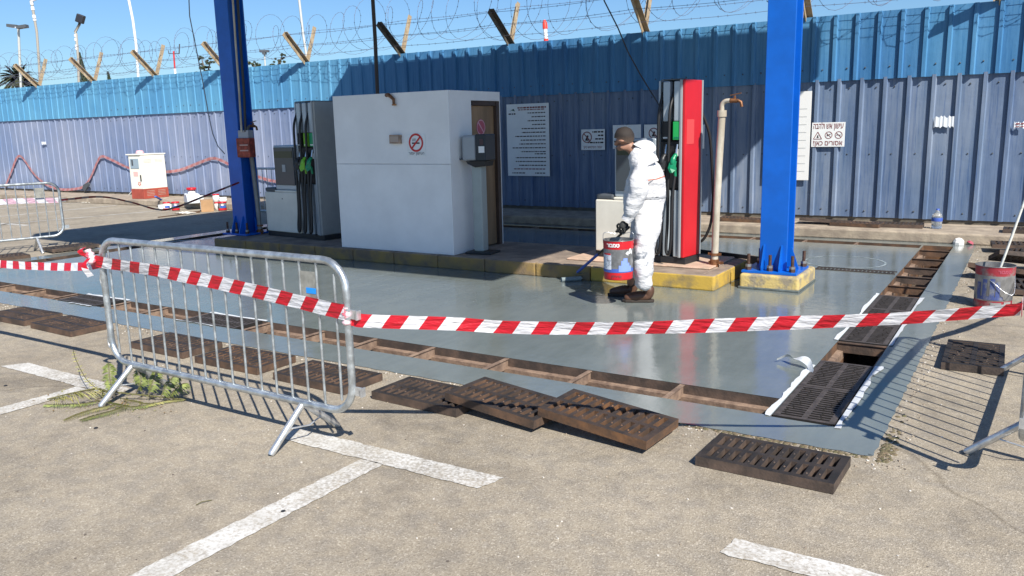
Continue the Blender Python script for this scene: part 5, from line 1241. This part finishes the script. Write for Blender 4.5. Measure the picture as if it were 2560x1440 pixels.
# bucket at the right with a stick
t, body_ = pail('paint_bucket', 'dented paint bucket with a pole standing in it, right of the grey floor', 'bucket', (-.235, 8.80, .0), .165, .40, 0, red=mat('faded_red_tin', (.34, .035, .05), .45, .2, col2=(.25, .20, .19), vs=9, mixlo=.36, mixhi=.5))
OLDBLUE = mat('faded_blue_print', (.07, .10, .27), .5, .2, col2=(.22, .23, .26), vs=14, mixlo=.38, mixhi=.52)
va2 = math.atan2(-8.8, .235)
m = MB()
for a0, a1, z0, z1 in ((-.95, -.7, .30, .62), (-.6, -.35, .26, .70), (-.2, .05, .26, .72), (.1, .32, .28, .66)): arc_patch(m, .165*.985, va2+a0, va2+a1, .4*z0, .4*z1, 3)
m.build('blue_print', OLDBLUE, body_)
m = MB(); arc_patch(m, .165*.99, va2-.9, va2+.5, .4*.22, .4*.30, 10); m.build('blue_band', OLDBLUE, body_)
m = MB(); arc_patch(m, .165*.975, va2-.1, va2+.45, .4*.06, .4*.16, 6); arc_patch(m, .165*.975, va2+.6, va2+1.1, .4*.02, .4*.18, 6); m.build('grey_smears', mat('dried_grey_paint', (.26, .26, .25), .7), body_)
arc_text(heb('טמבור'), .1675, va2+.5, .4*.885, .05, PINK, body_, .12)
m = MB(); X2 = Vector((.97, .22, 0)); m.tube(tubebez([V(0, 0, .32)-X2*.165, V(.06, -.14, .27)-X2*.09, V(.08, -.175, .17)+X2*.02, V(.07, -.165, .165)+X2*.10, V(0, 0, .32)+X2*.165], 6), .0035, 6); m.build('wire_handle', STEEL, t)
t = thing('pole', 'white paint speckled pole slanting out of the right paint bucket', 'pole', (-.20, 8.8, .10))
PB = Plane((-.2, 8.8, 0)); m = MB(); m.tube([PB(2484, 712), PB(2495, 685), PB(2530, 590), PB(2562, 500), PB(2600, 395)], .0115, 8); m.build('shaft', mat('speckled_white_pole', (.66, .67, .62), .5, 0, col2=(.28, .30, .30), vs=30, mixlo=.33, mixhi=.45), t, world=True)

# crumpled cup, bottle
t = thing('crumpled_cup', 'small crumpled white and red paper cup at the kerb corner of the grey floor', 'cup', tuple(G(2400, 611)))
m = MB(); c = G(2396, 611); m.lathe([(.001, .002), (.075, .0), (.07, .05), (.045, .085), (.001, .10)], c, 9, smooth=False, Q=Matrix.Rotation(.25, 3, 'X')); m.build('cup', PLW, t, world=True)
m = MB(); c = G(2412, 610, .01); m.lathe([(.001, .0), (.06, .01), (.05, .035), (.001, .05)], c+V(.06, .02, .01), 7, smooth=False, Q=Matrix.Rotation(.5, 3, 'Y')); m.build('red_flap', PINK, t, world=True)
b = G(2341, 571, .152)
t = thing('plastic_bottle', 'clear plastic water bottle with a blue label on the kerb platform', 'bottle', tuple(b)); t.scale = (.85, .85, .64)
PET = mat('clear_plastic', (.80, .88, .95), .12, 0, trans=.85)
m = MB(); m.lathe([(.001, 0), (.075, 0), (.085, .02), (.082, .10), (.086, .16), (.080, .22), (.085, .28), (.07, .33), (.03, .38), (.024, .42)], n=16); m.build('bottle_body', PET, t)
m = MB(); m.lathe([(.0865, .17), (.0875, .175), (.0875, .245), (.0865, .25)], n=16); m.build('blue_label', BLUEL, t)
m = MB(); m.lathe([(.028, .42), (.028, .455), (.001, .457)], n=12); m.build('cap', BLUEL, t)

# ------------------------------------------------------------------ cabinet and painters' supplies at the left
cb = G(365, 497, .151); d = (G(410, 494, .151)-cb).normalized(); 
t = thing('roadside_cabinet', 'cream electrical cabinet with a brick red base at the foot of the fence', 'cabinet', (FY(362, 497, 13.25).x, 13.25, .151), R(6))
Wc, Dc, Hc = .46, .78, 1.15
m = MB(); m.box2((-Wc, 0, .26), (0, Dc, Hc)); cab = m.build('cabinet_body', mat('cream_cabinet', (.80, .78, .68), .5, 0, var=.04, vs=3), t, bevel=.012)
m = MB(); m.box2((-Wc-.01, -.01, .0), (.01, Dc+.01, .258)); m.build('red_base', mat('brick_red_paint', (.36, .07, .045), .6, 0, var=.15, vs=6), t, bevel=.008)
m = MB(); m.box2((-Wc-.06, -.03, Hc+.001), (.015, Dc+.03, Hc+.03)); m.build('roof_lip', mat('cream_cabinet', (0, 0, 0)), t, bevel=.006)
m = MB(); m.box2((-.40, -.012, .80), (-.08, -.001, 1.06)); wn = m.build('meter_window', mat('glass_grey', (.28, .36, .42), .2), cab, bevel=.01)
m = MB(); m.box2((-.34, -.018, .88), (-.28, -.0125, 1.03)); m.build('meter', DGREY, wn)
m = MB(); m.box2((-.07, -.018, .47), (-.04, -.001, .63)); m.build('handle', BLACK, cab)
m = MB(); m.box2((-.32, -.006, .60), (-.15, -.001, .72)); m.build('pink_notice', mat('pale_pink_notice', (.72, .45, .42), .6), cab)
m = MB(); c = V(-.13, -.004, .40)
for k in range(5):
    a = 2*math.pi*k/5+.3; bar(m, c, XR, UZ, (.03*math.cos(a), .03*math.sin(a)), (.055*math.cos(a+.7), .055*math.sin(a+.7)), .022, .003)
m.build('flower_emblem', RINGR, cab)
for z in (.93, .965, 1.0):
    pass
m = MB()
for z in (.95, .985, 1.02): m.box2((.0005, .08, z), (.004, .33, z+.008)); m.box2((.0005, .44, z), (.004, .69, z+.008))
for z in (.08, .12, .16, .20): m.box2((.0115, .08, z), (.014, .33, z+.008)); m.box2((.0115, .44, z), (.014, .69, z+.008))
m.build('louvres', mat('pale_shadow_line', (.45, .40, .33), .6), cab)
m = MB(); m.lathe([(.10, 0), (.11, .02), (.08, .08), (.001, .09)], (t.location.x-.30, 13.45, .151+Hc+.032), 8); tag(m.build('tape_roll', mat('pale_pink_plastic', (.75, .42, .45), .5), world=True), 'small roll of pink tape on top of the cream cabinet', 'tape roll')
# cable loop beside the cabinet
m = MB(); PC = Plane(G(330, 500)); m.tube(tubebez([PC(330, 478), PC(318, 492), PC(316, 500), PC(330, 504), PC(344, 500), PC(338, 512), PC(300, 512), PC(310, 516), PC(334, 506)], 5), .012, 6)
tag(m.build('cable', mat('pale_cable', (.45, .45, .43), .6), world=True), 'loose pale cable loops on the ground left of the cream cabinet', 'cable')

def can(label, px, py, w_px, h_px, z=0.0, lid=PLW, bodym=PLW, band=None, name='paint_can', cat='paint can'):
    b = G(px, py, z); dd = (b-Vector((0, 0, CAM_H))).dot(fw); r = w_px*dd/F_PX/2; h = h_px*dd/F_PX
    t = thing(name, label, cat, tuple(b), 0, 'paint cans by the fence at the left')
    m = MB(); m.lathe([(.001, 0), (r*.92, 0), (r*.94, h*.85), (.001, h*.851)], n=16); bo = m.build('can_body', bodym, t)
    m = MB(); m.lathe([(r*.96, h*.84), (r, h*.86), (r, h*.97), (r*.9, h), (.001, h)], n=16); m.build('lid', lid, t)
    if band:
        a = math.atan2(-b.y, -b.x)
        m = MB(); arc_patch(m, r*.945+.002, a-1.3, a+1.3, h*.10, h*.30, 12); m.build('red_band', band, bo)
        m = MB(); arc_patch(m, r*.945+.003, a-.5, a+.9, h*.35, h*.6, 8); m.build('blue_print', BLUEL, bo)
    return t
can('white paint tub at the left end of the row of cans on the ground', 405, 524, 18, 12)
can('red lidded paint can second from the left on the ground', 418, 527, 18, 22, lid=REDP, band=REDP)
can('paint can with a red lid and red foot beside the small white tub', 440, 527, 20, 23, lid=REDP, bodym=TIN, band=REDP)
can('small white tub between the two red lidded cans', 431, 526, 12, 15)
can('white tub with a red lid standing on the carton edge at the kerb', 541, 505, 17, 20, z=.152, lid=REDP)
can('plain white tub on the kerb beside the shaded column', 558, 506, 20, 13, z=.152)
can('large red and blue paint can on the ground beside the shaded column', 557, 527, 22, 23, lid=REDP, bodym=TIN, band=REDP)
can('white tub with a red rim in front of the large red and blue can', 545, 526, 16, 21, lid=REDP)
can('white tub on the kerb just right of the white canister', 502, 503, 17, 14, z=.152)
can('red and white can squeezed behind the shaded blue column', 641, 500, 9, 22, lid=PLW, bodym=REDP)
b = G(516, 528)
t = thing('cardboard_box', 'brown cardboard box with a white label among the paint cans', 'box', tuple(b), R(-35))
m = MB(); m.box2((-.22, -.12, 0), (.22, .16, .27)); cb_ = m.build('carton', CARD, t, bevel=.006)
m = MB(); m.box2((.04, -.124, .05), (.16, -.1205, .24)); m.build('white_label', PLW, cb_)
m = MB(); m.box2((-.223, -.06, .02), (-.2205, .04, .14)); m.build('end_label', PLW, cb_)
b = G(481, 507, .152)
t = thing('plastic_canister', 'big white plastic canister with a red cap on the kerb', 'canister', tuple(b), R(-30)); t.scale = (1.35, 1.1, .85)
m = MB(); m.prism([(-.26, -.14, 0), (.26, -.14, 0), (.27, -.14, .16), (.20, -.14, .27), (-.14, -.14, .27), (-.26, -.14, .18)], (0, .28, 0)); m.build('canister_body', mat('translucent_white_plastic', (.72, .78, .82), .4), t, bevel=.03, bseg=3)
m = MB(); m.lathe([(.08, .27), (.08, .38), (.001, .381)], (.04, 0, 0), 14); m.build('neck', PLW, t)
m = MB(); m.lathe([(.10, .375), (.105, .38), (.105, .44), (.001, .445)], (.04, 0, 0), 14); m.build('red_cap', REDP, t)
b = G(463, 500, .152)
t = thing('paint_tray', 'dark paint tray leaning against the white canister', 'paint tray', tuple(b), R(-30))
m = MB(); m.prism([(-.20, .1, .30), (.10, .1, .24), (.13, .1, .22), (.12, .1, .06), (-.02, .1, .10)], (0, .03, 0)); m.build('tray', mat('olive_tray', (.10, .09, .06), .6), t)
for lb, (x, y), s, a in [('crumpled white rag on the ground before the kerb at the left', (222, 507), .32, .3), ('flat white rag on the ground in front of the cardboard box', (462, 534), .34, .1)]:
    c = G(x, y); m = MB(); n = 10; rows = []; rr = random.Random(int(x))
    for i in range(n+1):
        rows.append([c+V((i/n-.5)*s*1.5, (j/5-.5)*s*.8, .012+.09*abs(noise.noise(V(i*.7, j*.8, x)))*(1-abs(i/n-.5)*1.6)) for j in range(6)])
    for i in range(n):
        for j in range(5): m.quad(rows[i][j], rows[i+1][j], rows[i+1][j+1], rows[i][j+1])
    tag(m.build('cloth_rag', mat('white_rag', (.66, .63, .55), .9), world=True), lb, 'rag', 'rags on the ground')
for lb, a_, b_ in [('thin rusty rod on the ground in front of the paint cans', (395, 543), (500, 530)), ('second brown stick lying beyond the rusty rod', (440, 538), (520, 524))]:
    m = MB(); m.tube([G(*a_, .012), G(*b_, .012)], .012, 6); tag(m.build('stick', RUST_SIDE, world=True), lb, 'stick')
m = MB(); A_ = G(390, 505, .152); m.beam(A_+V(0, 0, .14), G(405, 515, .0)+V(0, 0, .16), .05, .03); tag(m.build('brush_handle', BLUEL, world=True), 'blue brush handle propped on the leftmost red lidded can', 'brush')

# ------------------------------------------------------------------ fallen twig by the barrier foot
LEAF = mat('fresh_green_leaflets', (.24, .28, .07), .6, 0, col2=(.12, .15, .045), vs=25)
LEAF2 = mat('yellowing_leaflets', (.38, .34, .12), .6, 0, col2=(.20, .21, .07), vs=25)
STEM = mat('green_brown_stem', (.12, .11, .04), .7)
t = thing('fallen_branch', 'fallen feathery green branch lying round the left foot of the nearest barrier', 'branch', tuple(G(300, 1000)))
rr = random.Random(12)
def frond(pts, nl, ll, matl, droop=.6, wd=.0028):
    C = tubebez(pts, 10); m = MB(); m.mi = 0; m.tube(C[::2]+[C[-1]], wd, 5); m.mi = 1
    for k in range(nl):
        f = .12+.86*k/nl; i = int(f*(len(C)-1)); q = C[i]; d = (C[min(i+1, len(C)-1)]-C[max(0, i-1)]).normalized()
        for sd in (-1, 1):
            s = d.cross(V(0, 0, 1)).normalized()*sd; l = ll*(.55+.6*math.sin(math.pi*f))*rr.uniform(.8, 1.2)
            e = q+s*l*.7+d*l*.45+V(0, 0, -l*droop*rr.uniform(.3, 1.1)); e.z = max(e.z, .006)
            w_ = V(0, 0, .003)+d*.003; q_ = q.lerp(e, .5)+V(0, 0, .004)
            m.quad(q-w_*.4, q_-w_, e, q_+w_)
    m.build('leafy_twig', [STEM, matl], t, world=True)
def litter():
    m = MB(); r5 = random.Random(21)
    for k in range(150):
        c = G(r5.gauss(290, 85), r5.gauss(1003, 16), .004); a = r5.uniform(0, 6.28); l = r5.uniform(.006, .022); d = V(math.cos(a), math.sin(a), r5.uniform(-.05, .2))*l; s = V(-math.sin(a), math.cos(a), 0)*l*.3; m.mi = r5.randrange(2); m.quad(c-d+V(0, 0, .004), c-s+V(0, 0, .003), c+d+V(0, 0, .005), c+s+V(0, 0, .003))
    tag(m.build('leaf_litter', [LEAF2, mat('dry_leaf', (.22, .14, .06), .8)], world=True), kind='stuff')
litter()
def zz(x, y, z): return G(x, y, z)
main = [zz(118, 998, .01), zz(170, 985, .03), zz(235, 972, .06), zz(270, 978, .07), zz(330, 985, .05), zz(400, 992, .03), zz(465, 999, .012)]
frond([zz(118, 1004, .05), zz(150, 990, .09), zz(200, 978, .11), zz(245, 974, .07), zz(262, 976, .06)], 30, .075, LEAF2, 1.0)
frond(main, 20, .03, LEAF, .3, .005)
frond([zz(260, 1002, .02), zz(200, 1010, .02), zz(140, 1012, .01), zz(112, 1012, .01)], 44, .055, LEAF, .25)
frond([zz(300, 1010, .02), zz(250, 1020, .02), zz(200, 1035, .015), zz(160, 1052, .01)], 40, .05, LEAF2, .3)
frond([zz(320, 1012, .02), zz(290, 1025, .02), zz(240, 1040, .012), zz(200, 1052, .01)], 40, .055, LEAF, .3)
frond([zz(262, 984, .06), zz(238, 968, .09), zz(214, 945, .13), zz(190, 900, .2), zz(182, 872, .22)], 14, .03, LEAF2, .2)
frond([zz(290, 990, .03), zz(276, 955, .12), zz(272, 920, .20), zz(270, 905, .22)], 46, .06, LEAF, .9)
frond([zz(340, 985, .05), zz(352, 955, .13), zz(350, 935, .16), zz(342, 925, .16)], 46, .06, LEAF, 1.0)
frond([zz(370, 990, .05), zz(382, 955, .13), zz(390, 930, .17), zz(392, 915, .18)], 46, .06, LEAF, 1.0)
frond([zz(400, 995, .04), zz(415, 965, .11), zz(430, 945, .14), zz(445, 938, .14)], 50, .06, LEAF, 1.1)
frond([zz(420, 996, .03), zz(440, 972, .09), zz(455, 960, .10), zz(468, 958, .08)], 46, .05, LEAF, 1.1)
frond([zz(300, 995, .03), zz(330, 1003, .03), zz(370, 1010, .02), zz(420, 1002, .015), zz(465, 1000, .01)], 44, .045, LEAF2, .3)
frond([zz(240, 1000, .03), zz(280, 1010, .03), zz(330, 1018, .02), zz(390, 1010, .015)], 44, .05, LEAF, .3)
for (x, y), lb in [((240, 1071), 'tiny dark pebble on the asphalt below the fallen branch'), ((14, 965), 'small dark chip on the asphalt at the left edge'), ((708, 1280), 'small dark chip on the long white marking')]:
    m = MB(); m.lathe([(.013, 0), (.012, .006), (.001, .010)], G(x, y), 7, smooth=False); tag(m.build('pebble', BLACK, world=True), lb, 'pebble')
m = MB(); m.tube([G(490, 1262, .004), G(505, 1254, .012), G(530, 1250, .004)], .0022, 5); tag(m.build('dry_twig', STEM, world=True), 'thin dry twig on the asphalt left of the long white marking', 'twig')

# ------------------------------------------------------------------ beyond the fence
def leafball(m, c, r, n, s, seed, sq=1.0, mats=2):
    rr = random.Random(seed)
    for k in range(n):
        d = V(rr.gauss(0, 1), rr.gauss(0, 1), rr.gauss(0, 1)).normalized()*r*(rr.random()**.4); d.z *= sq; q = Vector(c)+d
        a = V(rr.gauss(0, 1), rr.gauss(0, 1), rr.gauss(0, 1)).normalized()*s; b_ = a.cross(V(rr.gauss(0, 1), rr.gauss(0, 1), rr.gauss(0, 1))).normalized()*s*.55
        m.mi = rr.randrange(mats); m.quad(q-a, q-b_, q+a, q+b_)
TL = [mat('far_leaf_olive', (.085, .095, .03), .7), mat('far_leaf_dark', (.035, .05, .02), .7)]
TR = mat('far_bark', (.14, .11, .08), .9)
# palm
Yp = 42.0; c = FY(45, 200, Yp); c.z = FY(45, 196, Yp).z
t = thing('palm_tree', 'dark palm crown rising over the left end of the fence', 'palm tree', (c.x, c.y, 0))
m = MB(); m.tube([(c.x, c.y, 0), (c.x+.1, c.y, c.z*.6), (c.x, c.y, c.z)], [.38, .30, .34], 10); m.build('trunk', TR, t, world=True)
for k in range(84):
    rr = random.Random(k); az = 2*math.pi*k/84*7.3; el = rr.uniform(-.45, 1.2); L_ = rr.uniform(1.25, 1.75); C = []
    for j in range(9):
        f = j/8; C.append(c+V(math.cos(az)*math.cos(el), math.sin(az)*math.cos(el), math.sin(el))*L_*f+V(0, 0, -.55*f*f*L_*math.cos(el)*.8))
    m = MB(); m.tube(C, .02, 4)
    for j in range(26):
        f = .15+.85*j/26; i = min(7, int(f*8)); q = C[i].lerp(C[i+1], f*8-i); d = (C[i+1]-C[i]).normalized(); s = d.cross(V(0, 0, 1)).normalized()
        for sd in (-1, 1):
            e = q+s*sd*.26*(1.1-.6*f)+d*.30+V(0, 0, -.05); w_ = d.cross(s)*.06+d*.07; m.quad(q-w_, q+w_, e)
    m.build('frond', [mat('palm_green', (.055, .065, .035), .7), mat('palm_green', (0, 0, 0))][0], t, world=True)
# cypresses
for (x0, yt, xb, yb, wv, lb) in [(199, 134, 214, 205, 15, 'dark pointed cypress behind the fence at the left'), (270, 182, 276, 205, 9, 'tip of a small dark cypress behind the fence')]:
    Yc = 38.0; T_ = FY(x0, yt, Yc); B_ = FY(xb, yb, Yc); t = thing('cypress_tree', lb, 'tree', (B_.x, B_.y, 0), 0, 'cypresses beyond the fence')
    m = MB(); m.tube([(B_.x, B_.y, 0), (B_.x, B_.y, B_.z*.8)], .12, 8); m.build('trunk', TR, t, world=True)
    m = MB(); rr = random.Random(4); dd = (B_-Vector((0, 0, CAM_H))).dot(fw); wid = wv*dd/F_PX
    for k in range(2600):
        f = rr.random(); q = T_.lerp(B_+V(0, 0, -.8), f); a = rr.uniform(0, 6.28); r_ = wid*(f**.8)*rr.random()**.5*(1 if f < .9 else 1); q = q+V(r_*math.cos(a), r_*math.sin(a), 0)
        e = V(rr.gauss(0, .04), rr.gauss(0, .04), .13); w_ = V(math.cos(a+1.5), math.sin(a+1.5), 0)*.035; m.mi = rr.randrange(2); m.quad(q-w_, q+w_, q+e)
    m.build('crown', [mat('cypress_dark', (.022, .035, .018), .8), mat('cypress_mid', (.04, .055, .025), .8)], t, world=True)
# leafy trees showing over the fence
def tree(label, px, py, r_px, Yd, seed, blobs):
    b = FY(px, py, Yd); dd = (b-Vector((0, 0, CAM_H))).dot(fw); k_ = dd/F_PX; t = thing('leafy_tree', label, 'tree', (b.x, b.y, 0), 0, 'trees beyond the fence')
    m = MB(); m.tube([(b.x, b.y, 0), (b.x, b.y, b.z*.6)], .18, 8)
    for dx, dy, r in blobs: m.tube([(b.x, b.y, b.z*.6), b+V(dx*k_*.5, 0, -dy*k_*.5), b+V(dx*k_, 0, -dy*k_)], [.09, .05, .02], 6)
    m.build('trunk', TR, t, world=True)
    m = MB()
    for i, (dx, dy, r) in enumerate(blobs): 
        for q in range(7):
            rq = random.Random(seed*31+i*7+q); leafball(m, b+V((dx+rq.uniform(-1, 1)*r)*k_, rq.uniform(-1, 1)*r*k_, -(dy+rq.uniform(-.8, .8)*r*.7)*k_), r*k_*rq.uniform(.25, .55), int(4.5*r), .055, seed+i+q, .6)
    m.build('crown', TL, t, world=True)
tree('olive green treetop left of the shaded blue column', 515, 185, 30, 34, 3, [(-28, -2, 9), (-8, -20, 12), (12, -8, 14), (24, -30, 11), (0, 4, 18), (30, 5, 16), (-12, -40, 8)])
tree('thin olive green treetop right of the shaded blue column', 640, 178, 24, 34, 9, [(-8, -18, 10), (0, 0, 14), (12, -10, 9), (-18, 2, 10)])
tree('small airy treetop left of the lattice of wire, above the left pump', 695, 170, 24, 34, 15, [(-14, -4, 9), (6, -20, 10), (18, -30, 6), (0, 0, 12), (-22, 6, 8)])
# poles and lamps
def pole(name, label, cat, pts, r_px, Yd, mtl, group=None):
    Q_ = [FY(x, y, Yd) for x, y in pts]; dd = (Q_[0]-Vector((0, 0, CAM_H))).dot(fw); t = thing(name, label, cat, (Q_[0].x, Yd, 0), 0, group)
    m = MB(); m.tube([(Q_[0].x+.02, Yd, 0)]+Q_, r_px*dd/F_PX, 8); m.build('pole', mtl, t, world=True); return t, dd/F_PX
PALE = mat('pale_pole', (.50, .52, .50), .6); TANP = mat('tan_pole', (.36, .33, .28), .7); DK = mat('dark_lamp', (.02, .022, .03), .5); WB = mat('white_band', (.80, .80, .80), .5)
t, k_ = pole('flood_light', 'tall thin floodlight pole over the palm crown', 'lamp post', [(52, 215), (46, 72)], 3, 40, PALE)
for x, y, a in ((32, 65, .12), (56, 67, -.12)):
    q = FY(x, y, 40); m = MB(); m.box(q, (24*k_, .5, 7*k_), M=Matrix.Rotation(YAW, 3, 'Z') @ Matrix.Rotation(a, 3, 'Y')); m.build('lamp_head', DGREY, t, world=True)
q = FY(45, 70, 40); m = MB(); m.beam(FY(30, 68, 40), FY(60, 69, 40), .1, .1); m.build('cross_arm', WB, t, world=True)
t, k_ = pole('lamp_post', 'tan pole with white bands at its top, left of the dark lamp', 'lamp post', [(100, 205), (97, 150), (92, 80), (78, 0), (74, -30)], 3, 30, TANP)
for y0, y1 in ((3, 12), (17, 26), (38, 46), (48, 52)):
    f = lambda y: 78+(92-78)*(y/80); m = MB(); m.tube([FY(f(y0), y0, 30), FY(f(y1), y1, 30)], 4.2*k_, 8); m.build('white_band', WB, t, world=True)
m = MB(); m.tube([FY(78, 0, 30), FY(84, 2, 30), FY(92, -2, 30)], 1.5*k_, 6); m.build('arm', WB, t, world=True)
t, k_ = pole('lamp_post', 'leaning lamp post with a dark square head above the fence at the left', 'lamp post', [(197, 205), (195, 140), (190, 84), (188, 80), (198, 62)], 3, 32, TANP)
for y0, y1 in ((86, 92), (95, 102), (112, 118), (119, 124)):
    m = MB(); m.tube([FY(189+(y0-84)*.09, y0, 32), FY(189+(y1-84)*.09, y1, 32)], 4.4*k_, 8); m.build('white_band', WB, t, world=True)
m = MB(); q = FY(201, 47, 32); m.box(q, (18*k_, .35, 20*k_), M=Matrix.Rotation(YAW, 3, 'Z') @ Matrix.Rotation(.38, 3, 'Y')); m.build('lamp_head', DK, t, world=True, bevel=.05)
m = MB(); m.tube([FY(198, 62, 32), FY(199, 58, 32)], 3.2*k_, 8); m.build('lamp_neck', DGREY, t, world=True)
t, _ = pole('light_mast', 'tall pale mast leaning left between two V brackets', 'mast', [(346, 195), (343, 150), (340, 110), (332, 50), (322, 0), (316, -40)], 3.4, 36, mat('very_pale_pole', (.70, .74, .76), .6))
t, _ = pole('light_mast', 'thin pale mast above the fence left of the white booth', 'mast', [(770, 165), (757, 80), (748, 0), (744, -40)], 3, 36, PALE)
t, k_ = pole('lamp_post', 'distant twin lamp between the two olive treetops', 'lamp post', [(664, 180), (661, 132)], 2, 45, PALE)
m = MB(); m.box(FY(661, 128, 45), (22*k_, .4, 5*k_), rz=YAW); m.box(FY(661, 133, 45), (8*k_, .4, 6*k_), rz=YAW); m.build('lamp_head', DGREY, t, world=True)
t, k_ = pole('antenna_mast', 'red and white lattice antenna mast behind the fence', 'antenna', [(439, 190), (437, 172)], 3, 60, WB)
m = MB(); m.tube([FY(437, 172, 60), FY(434, 128, 60)], 2.2*k_, 6); m.build('red_section', RINGR, t, world=True)
m = MB(); m.beam(FY(422, 134, 60), FY(448, 134, 60), .08, .08); m.tube([FY(422, 134, 60), FY(421, 126, 60)], 1*k_, 5); m.tube([FY(448, 134, 60), FY(449, 110, 60)], 1.6*k_, 5); m.build('cross_arm', DGREY, t, world=True)
t, k_ = pole('striped_mast', 'red and white striped mast top above the middle of the fence', 'mast', [(1366, 116), (1365, 97)], 6, 50, mat('bright_red_band', (.75, .05, .03), .5))
m = MB(); m.tube([FY(1365, 97, 50), FY(1363, 72, 50)], 5*k_, 10); m.build('white_section', WB, t, world=True)
m = MB(); m.tube([FY(1363, 72, 50), FY(1362, 58, 50), FY(1361, 50, 50)], [6.5*k_, 6*k_, 3*k_], 10); m.build('red_section', MATS['bright_red_band'], t, world=True)
m = MB(); q = FY(915, 138, FD+.1); m.tube([q+V(0, 0, -.15), q+V(-.02, 0, .04), q+V(-.01, 0, .0)], .012, 5)
